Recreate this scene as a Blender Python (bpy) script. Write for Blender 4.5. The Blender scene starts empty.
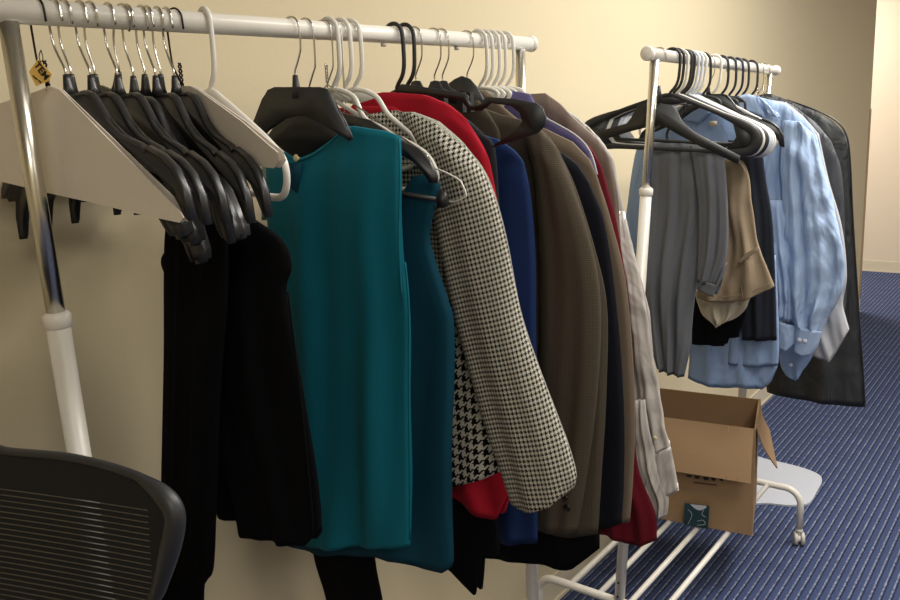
import bpy, bmesh, math, random
import numpy as np
from mathutils import Vector, Matrix, noise
random.seed(7)
C = bpy.context.scene.collection
PI = math.pi
# ------------------------------------------------------------------ camera solve (900x600)
F, CX, CY, H = 830.0, 450.0, 300.0, 1.6
nad = np.array([190.0, 3700.0, F]); nn = nad/np.linalg.norm(nad)
rr = np.array([1101-CX, 86-CY, F]); rr = rr - rr.dot(nn)*nn; rr /= np.linalg.norm(rr)
UP = -nn; XA = rr; YA = np.cross(UP, XA)
R = np.stack([XA, YA, UP])
cam = bpy.data.cameras.new('camera'); co = bpy.data.objects.new('camera', cam); C.objects.link(co)
cam.sensor_width = 36; cam.lens = F/900*36; cam.clip_start = .05
M = Matrix([[R[i][0], -R[i][1], -R[i][2], (0, 0, H)[i]] for i in range(3)] + [[0, 0, 0, 1]])
co.matrix_world = M
bpy.context.scene.camera = co
def ray(px, py): return R @ np.array([(px-CX)/F, (py-CY)/F, 1.0])
class Plane:
    """vertical plane through (x, y0); n faces the near end of the rack"""
    def __init__(s, x, yaw=0, y0=1.01):
        a = math.radians(yaw); s.p = np.array([x, y0, H]); s.n = np.array([-math.cos(a), math.sin(a), 0.0]); s.x = x; s.y0 = y0
        s.u = np.array([-math.sin(a), -math.cos(a), 0.0])
    def pt(s, px, py, off=0):
        d = ray(px, py); o = np.array([0, 0, H]); q = s.p + s.n*off
        t = (q-o).dot(s.n)/d.dot(s.n)
        return o + d*t
def rod_x(px, y=1.01, py=None):
    d = ray(px, 25+px*.05 if py is None else py); return d[0]*y/d[1]
# ------------------------------------------------------------------ materials
def lin(h):
    h = h.lstrip('#'); v = [int(h[i:i+2], 16)/255 for i in (0, 2, 4)]
    return tuple((c/12.92 if c <= .04045 else ((c+.055)/1.055)**2.4) for c in v) + (1,)
def base(name, rough=.6, metal=0, sheen=0):
    m = bpy.data.materials.new(name); m.use_nodes = True
    b = m.node_tree.nodes['Principled BSDF']; b.inputs['Roughness'].default_value = rough; b.inputs['Metallic'].default_value = metal
    if sheen: b.inputs['Sheen Weight'].default_value = sheen
    return m, m.node_tree, b
def N(nt, t, **k):
    n = nt.nodes.new(t)
    for a, v in k.items(): setattr(n, a, v)
    return n
def bump(nt, b, src, strength, dist=.002):
    bn = N(nt, 'ShaderNodeBump'); bn.inputs['Strength'].default_value = strength; bn.inputs['Distance'].default_value = dist
    nt.links.new(src, bn.inputs['Height']); nt.links.new(bn.outputs[0], b.inputs['Normal'])
def plain(name, hexc, rough=.5, metal=0, var=.06, scale=30, bstr=.05, spec=.5):
    m, nt, b = base(name, rough, metal)
    b.inputs['Specular IOR Level'].default_value = spec
    tc = N(nt, 'ShaderNodeTexCoord'); no = N(nt, 'ShaderNodeTexNoise'); no.inputs['Scale'].default_value = scale; no.inputs['Detail'].default_value = 4
    nt.links.new(tc.outputs['Object'], no.inputs['Vector'])
    mx = N(nt, 'ShaderNodeMix', data_type='RGBA'); c = lin(hexc)
    mx.inputs[6].default_value = tuple(x*(1-var) for x in c[:3])+(1,); mx.inputs[7].default_value = tuple(min(1, x*(1+var)) for x in c[:3])+(1,)
    nt.links.new(no.outputs[0], mx.inputs[0]); nt.links.new(mx.outputs[2], b.inputs['Base Color'])
    if bstr: bump(nt, b, no.outputs[0], bstr)
    return m
def fabric(name, hexc, rough=.9, weave=900, bstr=.35, var=.12, sheen=.0, spec=.2, wr=0):
    """woven cloth: thread bump in UV space plus slow tone variation and small wrinkles"""
    m, nt, b = base(name, rough, 0, sheen); b.inputs['Specular IOR Level'].default_value = spec
    uv = N(nt, 'ShaderNodeUVMap'); tc = N(nt, 'ShaderNodeTexCoord')
    no = N(nt, 'ShaderNodeTexNoise'); no.inputs['Scale'].default_value = 14; no.inputs['Detail'].default_value = 6
    nt.links.new(tc.outputs['Object'], no.inputs['Vector'])
    fn = N(nt, 'ShaderNodeTexNoise'); fn.inputs['Scale'].default_value = weave; fn.inputs['Detail'].default_value = 2
    nt.links.new(uv.outputs[0], fn.inputs['Vector'])
    mx = N(nt, 'ShaderNodeMix', data_type='RGBA'); c = lin(hexc)
    mx.inputs[6].default_value = tuple(x*(1-var) for x in c[:3])+(1,); mx.inputs[7].default_value = tuple(min(1, x*(1+var)) for x in c[:3])+(1,)
    ad = N(nt, 'ShaderNodeMath', operation='ADD'); ml = N(nt, 'ShaderNodeMath', operation='MULTIPLY'); ml.inputs[1].default_value = .5
    nt.links.new(no.outputs[0], ad.inputs[0]); nt.links.new(fn.outputs[0], ad.inputs[1]); nt.links.new(ad.outputs[0], ml.inputs[0])
    nt.links.new(ml.outputs[0], mx.inputs[0]); nt.links.new(mx.outputs[2], b.inputs['Base Color'])
    if wr:
        w = N(nt, 'ShaderNodeTexNoise'); w.inputs['Scale'].default_value = 9; w.inputs['Detail'].default_value = 3; w.inputs['Distortion'].default_value = 1.2
        mp = N(nt, 'ShaderNodeMapping'); mp.inputs['Scale'].default_value = (1, 1, .45)
        nt.links.new(tc.outputs['Object'], mp.inputs[0]); nt.links.new(mp.outputs[0], w.inputs['Vector'])
        b1 = N(nt, 'ShaderNodeBump'); b1.inputs['Strength'].default_value = wr; b1.inputs['Distance'].default_value = .03
        nt.links.new(w.outputs[0], b1.inputs['Height'])
        b2 = N(nt, 'ShaderNodeBump'); b2.inputs['Strength'].default_value = bstr; b2.inputs['Distance'].default_value = .001
        nt.links.new(fn.outputs[0], b2.inputs['Height']); nt.links.new(b1.outputs[0], b2.inputs['Normal']); nt.links.new(b2.outputs[0], b.inputs['Normal'])
    else:
        bump(nt, b, fn.outputs[0], bstr, .001)
    return m
def checks(name, cell_small, cell_big=None, zsplit=None, dark='#070709', light='#c6c2b6'):
    """houndstooth: 4 dark / 4 light threads both ways in a 2/2 twill"""
    m, nt, b = base(name, .9); b.inputs['Specular IOR Level'].default_value = .15
    L = nt.links
    uv = N(nt, 'ShaderNodeUVMap'); sp = N(nt, 'ShaderNodeSeparateXYZ'); L.new(uv.outputs[0], sp.inputs[0])
    def mth(op, a, b_=None):
        n = N(nt, 'ShaderNodeMath', operation=op)
        for i, v in enumerate((a, b_)):
            if v is None: continue
            if isinstance(v, (int, float)): n.inputs[i].default_value = v
            else: L.new(v, n.inputs[i])
        return n.outputs[0]
    def hound(cell):
        th = cell/8
        X = mth('FLOOR', mth('DIVIDE', sp.outputs[0], th)); Y = mth('FLOOR', mth('DIVIDE', sp.outputs[1], th))
        w = mth('LESS_THAN', mth('FLOORED_MODULO', X, 8), 4); f = mth('LESS_THAN', mth('FLOORED_MODULO', Y, 8), 4)
        t = mth('LESS_THAN', mth('FLOORED_MODULO', mth('ADD', X, Y), 4), 2)
        return mth('ADD', mth('MULTIPLY', w, t), mth('MULTIPLY', f, mth('SUBTRACT', 1, t)))
    v = hound(cell_small)
    if cell_big:
        big = hound(cell_big); k = mth('GREATER_THAN', sp.outputs[1], zsplit)
        v = mth('ADD', mth('MULTIPLY', big, k), mth('MULTIPLY', v, mth('SUBTRACT', 1, k)))
    mx = N(nt, 'ShaderNodeMix', data_type='RGBA'); mx.inputs[6].default_value = lin(light); mx.inputs[7].default_value = lin(dark)
    L.new(v, mx.inputs[0]); L.new(mx.outputs[2], b.inputs['Base Color'])
    fn = N(nt, 'ShaderNodeTexNoise'); fn.inputs['Scale'].default_value = 900; L.new(uv.outputs[0], fn.inputs['Vector']); bump(nt, b, fn.outputs[0], .4, .001)
    return m
def carpet_mat():
    m, nt, b = base('striped_carpet', .95); b.inputs['Specular IOR Level'].default_value = .1
    L = nt.links; tc = N(nt, 'ShaderNodeTexCoord'); sp = N(nt, 'ShaderNodeSeparateXYZ'); L.new(tc.outputs['Object'], sp.inputs[0])
    def mth(op, a, b_=None, c_=None):
        n = N(nt, 'ShaderNodeMath', operation=op)
        for i, v in enumerate((a, b_, c_)):
            if v is None: continue
            if isinstance(v, (int, float)): n.inputs[i].default_value = v
            else: L.new(v, n.inputs[i])
        return n.outputs[0]
    no = N(nt, 'ShaderNodeTexNoise'); no.inputs['Scale'].default_value = 260; no.inputs['Detail'].default_value = 3; L.new(tc.outputs['Object'], no.inputs['Vector'])
    mp = N(nt, 'ShaderNodeMapping'); mp.inputs['Scale'].default_value = (60, 6, 1); L.new(tc.outputs['Object'], mp.inputs[0])
    dn = N(nt, 'ShaderNodeTexNoise'); dn.inputs['Scale'].default_value = 1; L.new(mp.outputs[0], dn.inputs['Vector'])
    per = .0275
    ph = mth('FLOORED_MODULO', mth('DIVIDE', mth('ADD', sp.outputs[1], mth('MULTIPLY', mth('SUBTRACT', no.outputs[0], .5), .011)), per), 1)
    thin = mth('LESS_THAN', ph, .19)
    band = mth('MULTIPLY', mth('GREATER_THAN', ph, .19), mth('LESS_THAN', ph, .78))
    mx = N(nt, 'ShaderNodeMix', data_type='RGBA'); mx.inputs[6].default_value = lin('#262c44'); mx.inputs[7].default_value = lin('#3c4768'); L.new(band, mx.inputs[0])
    m2 = N(nt, 'ShaderNodeMix', data_type='RGBA'); m2.inputs[7].default_value = lin('#8f96ac'); L.new(mx.outputs[2], m2.inputs[6])
    rmp = N(nt, 'ShaderNodeMapRange'); rmp.inputs[1].default_value = .38; rmp.inputs[2].default_value = .6; L.new(dn.outputs[0], rmp.inputs[0])
    L.new(mth('MULTIPLY', thin, mth('ADD', .32, mth('MULTIPLY', rmp.outputs[0], .42))), m2.inputs[0])
    m3 = N(nt, 'ShaderNodeMix', data_type='RGBA', blend_type='MULTIPLY'); m3.inputs[0].default_value = .6; L.new(m2.outputs[2], m3.inputs[6])
    cr = N(nt, 'ShaderNodeMapRange'); cr.inputs[1].default_value = .3; cr.inputs[2].default_value = .7; cr.inputs[3].default_value = .55; cr.inputs[4].default_value = 1.35; L.new(no.outputs[0], cr.inputs[0])
    cb = N(nt, 'ShaderNodeCombineColor'); [L.new(cr.outputs[0], cb.inputs[i]) for i in range(3)]
    L.new(cb.outputs[0], m3.inputs[7]); L.new(m3.outputs[2], b.inputs['Base Color'])
    bump(nt, b, no.outputs[0], .8, .004)
    return m
MT = dict(
    wall=plain('painted_wall', '#c9bc9e', .75, var=.02, scale=120, bstr=.12, spec=.25),
    wall2=plain('painted_far_wall', '#d8cbb8', .75, var=.02, scale=120, bstr=.12, spec=.25),
    base=plain('vinyl_baseboard', '#d0c6b0', .5, var=.02),
    guard=plain('corner_guard', '#a98f6a', .45, var=.04),
    ceil=plain('ceiling_tile', '#d8d4c8', .9, var=.03),
    carpet=carpet_mat(),
    white=plain('white_coated_steel', '#dedad2', .3, var=.02, bstr=0),
    chrome=plain('chrome', '#cfcbc0', .27, 1, var=.02, bstr=0),
    wire=plain('steel_wire', '#c8c6c0', .2, 1, var=.02, bstr=0),
    dwire=plain('dark_wire', '#2a221c', .35, .8, var=.02, bstr=0),
    black=plain('black_plastic', '#242426', .36, var=.1, bstr=.02),
    bmatte=plain('matte_black_plastic', '#212224', .55, var=.1, bstr=.03),
    wplast=plain('white_plastic', '#d6d3cc', .35, var=.02, bstr=0),
    wclear=plain('pale_plastic', '#c5ccd8', .3, var=.02, bstr=0),
    paper=plain('kraft_white_paper', '#dad2c8', .85, var=.04, scale=25, bstr=.1),
    card=plain('corrugated_card', '#987d60', .8, var=.05, scale=40, bstr=.06, spec=.2),
    cardin=plain('corrugated_card_inside', '#987d60', .85, var=.05, scale=40, bstr=.06, spec=.15),
    ink=plain('black_ink', '#221a14', .7, var=.02, bstr=0),
    teal_l=plain('teal_label', '#12343c', .5, var=.1, bstr=0),
    tag=plain('yellow_tag', '#e8be62', .6, var=.03, bstr=0),
    rubber=plain('grey_wheel', '#b9b6b0', .45, var=.03, bstr=0),
    mat=plain('pale_grey_board', '#b4b8c4', .45, var=.02, bstr=0),
    frame=plain('chair_frame_plastic', '#26272b', .45, var=.05, bstr=.02),
    btn=plain('pearl_button', '#cfc49a', .3, var=.1, bstr=0),
    wbtn=plain('white_button', '#dfe0e4', .3, var=.03, bstr=0),
    dbtn=plain('dark_button', '#120f0c', .3, var=.1, bstr=0),
    f_black=fabric('black_cloth', '#0c0c0f', var=.2, spec=.08), f_blk2=fabric('black_wool', '#0b0b0e', var=.25, spec=.08),
    f_teal=fabric('teal_crepe', '#096578', .75, var=.06, bstr=.2), f_dteal=fabric('deep_teal_knit', '#093e52', .85, var=.1),
    f_lteal=fabric('pale_teal_cotton', '#7f9c9a', .8), f_red=fabric('red_wool', '#9c1226', .85, var=.07), f_char=fabric('charcoal_wool', '#23252b'),
    f_navy=fabric('navy_wool', '#142a56', .85, var=.1), f_navy2=fabric('midnight_wool', '#11131d', .85),
    f_tan=fabric('taupe_wool', '#6d6053', .85), f_lilac=fabric('purple_cotton', '#58527c', .8),
    f_mar=fabric('maroon_wool', '#5c0e1c', .85), f_taupe=fabric('taupe_satin', '#74655c', .45, spec=.5, wr=.3),
    f_gray=fabric('grey_satin', '#a9a4a1', .35, var=.05, spec=.6, wr=.9),
    f_gtr=fabric('grey_twill', '#60636a', .85, wr=.15), f_khaki=fabric('khaki_twill', '#8e7f6b', .85, wr=.2), f_cream=fabric('cream_cotton', '#b3ab9b', .8, wr=.4),
    f_blue=fabric('blue_cotton', '#8299c0', .8, var=.04, wr=.5), f_lblue=fabric('light_blue_cotton', '#9db2d2', .8, var=.04, wr=.9),
    f_wht=fabric('pale_grey_cotton', '#a9abb2', .8, wr=.3), f_dvest=fabric('dark_navy_twill', '#20242f', .8),
    f_bag=fabric('black_nylon', '#282b2e', .5, var=.1, spec=.45, wr=.6), f_bag2=fabric('charcoal_nylon', '#3b3e44', .5, var=.1, spec=.5, wr=.8),
    hs=checks('small_houndstooth', 0.0078), hb=checks('two_scale_houndstooth', 0.0078, .0185, .30),
)
def tweed():
    m = fabric('herringbone_tweed', '#4a4339', .95, var=.1, bstr=.5); nt = m.node_tree
    b = nt.nodes['Principled BSDF']; old = b.inputs['Base Color'].links[0].from_socket
    uv = N(nt, 'ShaderNodeUVMap'); wv = N(nt, 'ShaderNodeTexChecker'); wv.inputs['Scale'].default_value = 420
    mp = N(nt, 'ShaderNodeMapping'); mp.inputs['Rotation'].default_value = (0, 0, .78); nt.links.new(uv.outputs[0], mp.inputs[0]); nt.links.new(mp.outputs[0], wv.inputs[0])
    wv.inputs[1].default_value = (.72, .72, .72, 1); wv.inputs[2].default_value = (1.3, 1.3, 1.3, 1)
    mx = N(nt, 'ShaderNodeMix', data_type='RGBA', blend_type='MULTIPLY'); mx.inputs[0].default_value = 1
    nt.links.new(old, mx.inputs[6]); nt.links.new(wv.outputs[0], mx.inputs[7]); nt.links.new(mx.outputs[2], b.inputs['Base Color'])
    return m
MT['f_tweed'] = tweed()
# ------------------------------------------------------------------ object helpers
def tag(o, label, cat, group=None):
    o['label'] = label; o['category'] = cat
    if group: o['group'] = group
    return o
def struct(o): o['kind'] = 'structure'; return o
def empty(name, loc, label=None, cat=None, group=None):
    o = bpy.data.objects.new(name, None); C.objects.link(o); o.location = loc; o.empty_display_size = .05
    if label: tag(o, label, cat, group)
    return o
def link(name, me, mat, parent=None, smooth=True, origin=None):
    o = bpy.data.objects.new(name, me); C.objects.link(o)
    if mat is not None: me.materials.append(mat)
    if smooth:
        for p in me.polygons: p.use_smooth = True
    if parent: o.parent = parent
    return o
def fin(bm, name, mat, parent=None, smooth=True, world=False):
    """world=True: mesh was built in world coordinates, move it into the parent's frame / give it an origin"""
    if world:
        ofs = Vector(parent_world(parent)) if parent else sum((v.co for v in bm.verts), Vector())/max(1, len(bm.verts))
        bmesh.ops.translate(bm, verts=bm.verts, vec=-ofs)
    bmesh.ops.recalc_face_normals(bm, faces=bm.faces)
    me = bpy.data.meshes.new(name); bm.to_mesh(me); bm.free()
    o = link(name, me, mat, parent, smooth)
    if world and not parent: o.location = ofs
    return o
def parent_world(p):
    v = Vector((0, 0, 0))
    while p: v += p.location; p = p.parent
    return v
def box(bm, x0, x1, y0, y1, z0, z1):
    vs = [bm.verts.new((x, y, z)) for x in (x0, x1) for y in (y0, y1) for z in (z0, z1)]
    for f in ((0, 1, 3, 2), (4, 6, 7, 5), (0, 4, 5, 1), (2, 3, 7, 6), (0, 2, 6, 4), (1, 5, 7, 3)): bm.faces.new([vs[i] for i in f])
    return vs
def smooth_path(pts, n=6, closed=False):
    P = [Vector(p) for p in pts]; out = []
    m = len(P)
    for i in range(m if closed else m-1):
        p1, p2 = P[i], P[(i+1) % m]
        p0 = P[(i-1) % m] if (closed or i > 0) else p1
        p3 = P[(i+2) % m] if (closed or i+2 < m) else p2
        for k in range(n):
            t = k/n
            out.append(.5*((2*p1)+(-p0+p2)*t+(2*p0-5*p1+4*p2-p3)*t*t+(-p0+3*p1-3*p2+p3)*t**3))
    if not closed: out.append(P[-1])
    return out
def tube(bm, pts, r, seg=10, closed=False, sm=0, cap=True, flat=1.0):
    P = smooth_path(pts, sm, closed) if sm else [Vector(p) for p in pts]
    n = len(P); rings = []; up = None
    rad = r if callable(r) else (lambda t: r)
    for i, p in enumerate(P):
        if closed: t = (P[(i+1) % n]-P[i-1])
        else: t = P[min(i+1, n-1)]-P[max(i-1, 0)]
        t = t.normalized() if t.length > 1e-9 else Vector((0, 0, 1))
        if up is None:
            up = Vector((1, 0, 0)) if abs(t.x) < .9 else Vector((0, 0, 1))
        up = (up - t*up.dot(t)).normalized(); s = t.cross(up)
        rr_ = rad(i/max(1, n-1))
        rings.append([bm.verts.new(p+(up*math.cos(a)*flat+s*math.sin(a))*rr_) for a in [2*PI*k/seg for k in range(seg)]])
    for i in range(n if closed else n-1):
        A, B = rings[i], rings[(i+1) % n]
        for k in range(seg): bm.faces.new((A[k], A[(k+1) % seg], B[(k+1) % seg], B[k]))
    if cap and not closed:
        bm.faces.new(rings[0][::-1]); bm.faces.new(rings[-1])
def disc_cyl(bm, c, axis, r, h, seg=24, bev=0):
    ax = Vector(axis).normalized(); c = Vector(c)
    b = min(bev, r*.5, h*.45)
    if b: pts = [c-ax*h/2, c-ax*(h/2)+ax*b, c+ax*(h/2)-ax*b, c+ax*h/2]; rs = [r-b, r, r, r-b]
    else: pts = [c-ax*h/2, c+ax*h/2]; rs = [r, r]
    up = Vector((0, 0, 1)) if abs(ax.z) < .9 else Vector((1, 0, 0)); up = (up-ax*up.dot(ax)).normalized(); s = ax.cross(up)
    rings = [[bm.verts.new(p+(up*math.cos(2*PI*k/seg)+s*math.sin(2*PI*k/seg))*q) for k in range(seg)] for p, q in zip(pts, rs)]
    for A, B in zip(rings, rings[1:]):
        for k in range(seg): bm.faces.new((A[k], A[(k+1) % seg], B[(k+1) % seg], B[k]))
    bm.faces.new(rings[0][::-1]); bm.faces.new(rings[-1])
def slab(bm, outline, thick, axis='x', bev=.0015):
    """outline in the YZ plane (y,z) extruded along x, edges bevelled"""
    a = [bm.verts.new((-thick/2, y, z)) for y, z in outline]; b = [bm.verts.new((thick/2, y, z)) for y, z in outline]
    n = len(a); f1 = bm.faces.new(a[::-1]); f2 = bm.faces.new(b)
    side = [bm.faces.new((a[i], a[(i+1) % n], b[(i+1) % n], b[i])) for i in range(n)]
    if bev: 
        es = list(f1.edges)+list(f2.edges)
        bmesh.ops.bevel(bm, geom=es, offset=bev, segments=2, affect='EDGES', clamp_overlap=True)
# ------------------------------------------------------------------ cloth loft
def resample(P, K):
    d = [0]
    for a, b in zip(P, P[1:]): d.append(d[-1]+(b-a).length)
    out = []; j = 0
    for k in range(K):
        t = d[-1]*k/(K-1)
        while j < len(P)-2 and d[j+1] < t: j += 1
        L = d[j+1]-d[j]; out.append(P[j].lerp(P[j+1], (t-d[j])/L if L > 1e-9 else 0))
    return out
INFO = []
def loft(name, rows, pl, mat, T=.015, folds=(3, .006), parent=None, off=0, seed=0, K=26, per=7, linear=False, crumple=.0, taper=True, power=.55, hem=True, rot=0):
    """a garment piece: rows of outline points on its hanging plane, each row one closed ring with real thickness"""
    Nv = Vector(pl.n)
    base_rows = []
    for r in rows:
        pts = [Vector(pl.pt(r[i], r[i+1], off)) for i in range(0, len(r)-1, 2)]
        base_rows.append(resample(pts, K))
    V = []; m = len(base_rows)
    for i in range(m-1):
        for q in range(per):
            t = q/per; row = []
            for k in range(K):
                p1, p2 = base_rows[i][k], base_rows[i+1][k]
                if linear: row.append(p1.lerp(p2, t)); continue
                p0 = base_rows[i-1][k] if i > 0 else p1*2-p2; p3 = base_rows[i+2][k] if i+2 < m else p2*2-p1
                row.append(.5*((2*p1)+(-p0+p2)*t+(2*p0-5*p1+4*p2-p3)*t*t+(-p0+3*p1-3*p2+p3)*t**3))
            V.append(row)
    V.append(base_rows[-1]); n = len(V)
    bm = bmesh.new(); uvl = bm.loops.layers.uv.new('UVMap')
    rings = []; nf, af = folds; uvs = {}
    zt = max(p.z for p in V[0])
    def ring(row, t, thick, inset=0, dz=0):
        rg = []; w = (row[-1]-row[0]).length
        gl = 2*K-2; tot = 0
        arc = 0; lastp = None; uc = (row[0].lerp(row[-1], .5)).dot(Vector(pl.u)); fl_ = sum((row[k+1]-row[k]).length for k in range(K-1))
        for q in range(gl):
            k = q if q < K else gl-q; s = k/(K-1); sg = 1 if q < K else -1
            prof = (max(0, 1-(2*s-1)**2))**power
            amp = af*(.25+.75*min(1, t*1.6))*min(1, 4*s, 4*(1-s)+.15)
            wob = amp*math.sin(2*PI*(nf*s+.22*math.sin(2.3*t+seed)+seed*.37)) + amp*.6*math.sin(2*PI*(nf*1.9*s+.5*t+seed*.7))
            p = row[k].copy(); c = row[0].lerp(row[-1], .5)
            if inset: p = p.lerp(c, inset)
            nz = noise.noise(Vector((p.x*9+seed*3, p.y*9, p.z*5)))*af*.9
            if crumple: nz += noise.noise(Vector((p.x*30+seed, p.y*30, p.z*22)))*crumple
            hf = 1 if q in (0, K-1) else 1
            p = p + Nv*(sg*thick*prof+wob+nz*hf)
            p.z += dz
            if lastp is not None: arc += (p-lastp).length
            lastp = p
            v = bm.verts.new(p); rg.append(v); u_ = row[k].dot(Vector(pl.u))+(1 if s > .5 else -1)*thick*(1-prof)+(0 if sg > 0 else 7.3); v_ = zt-row[k].z; uvs[v] = (u_*math.cos(rot)-v_*math.sin(rot), u_*math.sin(rot)+v_*math.cos(rot))
        return rg
    for i, row in enumerate(V):
        t = i/(n-1); th = T*(min(1, .35+t*7) if taper else 1)
        rings.append(ring(row, t, th))
    if hem:
        rings.append(ring(V[-1], 1, T*.6, .02, .004)); rings.append(ring(V[-2], 1, T*.55, .03, .01))
    g = len(rings[0])
    for A, B in zip(rings, rings[1:]):
        for k in range(g): bm.faces.new((A[k], A[(k+1) % g], B[(k+1) % g], B[k]))
    def cap(rg, flip):
        for k in range(K-1):
            a, b = rg[k], rg[k+1]; c, d = rg[(g-k-1) % g], rg[(g-k) % g]
            q = [a, b, c, d]; u = []
            for v in q:
                if v not in u: u.append(v)
            if len(u) >= 3:
                try: bm.faces.new(u[::-1] if flip else u)
                except ValueError: pass
    cap(rings[0], True); cap(rings[-1], False)
    for f in bm.faces:
        for l in f.loops: l[uvl].uv = uvs[l.vert]
    P = [v.co for v in bm.verts]
    INFO.append((name, pl.x, [round(v, 2) for v in (min(p.x for p in P), max(p.x for p in P), min(p.y for p in P), max(p.y for p in P), min(p.z for p in P), max(p.z for p in P))]))
    return fin(bm, name, mat, parent, True, world=True)
def button(pl, px, py, mat, r=.006, off=.02, parent=None, name='button'):
    bm = bmesh.new(); p = pl.pt(px, py, off); disc_cyl(bm, p, pl.n, r, .003, 20, .001)
    return fin(bm, name, mat, parent, True, world=True)
def seam(pl, pts, mat, r=.0012, off=.016, parent=None, name='seam'):
    bm = bmesh.new(); tube(bm, [pl.pt(px, py, off) for px, py in pts], r, 6, sm=4)
    return fin(bm, name, mat, parent, True, world=True)
def garment(name, pl, label, cat, group=None):
    return empty(name, (pl.x, pl.y0, 1.62), label, cat, group)
# ================================================================== room
def slabwall(name, x0, x1, y0, y1, z0, z1, mat):
    bm = bmesh.new(); box(bm, x0, x1, y0, y1, z0, z1); return struct(fin(bm, name, mat, None, False, world=False))
WY = 1.287; CXN = 6.63; FX = 8.25; CZ = 2.75
slabwall('floor', -1.9, 8.4, -3.7, 3.6, -.1, 0, MT['carpet'])
slabwall('ceiling', -1.9, 8.4, -3.7, 3.6, CZ, CZ+.1, MT['ceil'])
slabwall('wall_left', -1.9, CXN, WY, WY+.15, 0, CZ, MT['wall'])
slabwall('wall_return', CXN-.15, CXN, WY+.15, 3.5, 0, CZ, MT['wall'])
slabwall('wall_far', FX, FX+.1, -3.7, 3.5, 0, CZ, MT['wall2'])
slabwall('wall_hall', CXN-.15, FX+.1, 3.5, 3.6, 0, CZ, MT['wall2'])
slabwall('wall_right', -1.9, 8.4, -3.7, -3.6, 0, CZ, MT['wall'])
slabwall('wall_back', -1.9, -1.8, -3.6, WY, 0, CZ, MT['wall'])
def skirting(name, x0, x1, y0, y1, nx, ny, h=.1, t=.006):
    bm = bmesh.new(); box(bm, min(x0, x0+nx*t), max(x1, x1+nx*t), min(y0, y0+ny*t), max(y1, y1+ny*t), 0.0005, h)
    f = t*1.8; box(bm, min(x0, x0+nx*f), max(x1, x1+nx*f), min(y0, y0+ny*f), max(y1, y1+ny*f), 0.0005, .012)
    return struct(fin(bm, name, MT['base'], None, False))
skirting('baseboard_left', -1.8, CXN+.006, WY, WY, 0, -1)
skirting('baseboard_return', CXN, CXN, WY, 3.5, 1, 0)
skirting('baseboard_far', FX, FX, -3.6, 3.5, -1, 0)
bm = bmesh.new(); zt = 1.6+.0
gz = ray(869, 109); gz = 1.6+gz[2]*WY/gz[1]
box(bm, CXN-.035, CXN+.006, WY-.005, WY, .1, gz); box(bm, CXN, CXN+.006, WY-.005, WY+.035, .1, gz)
struct(fin(bm, 'trim_1', MT['guard'], None, False))
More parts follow.
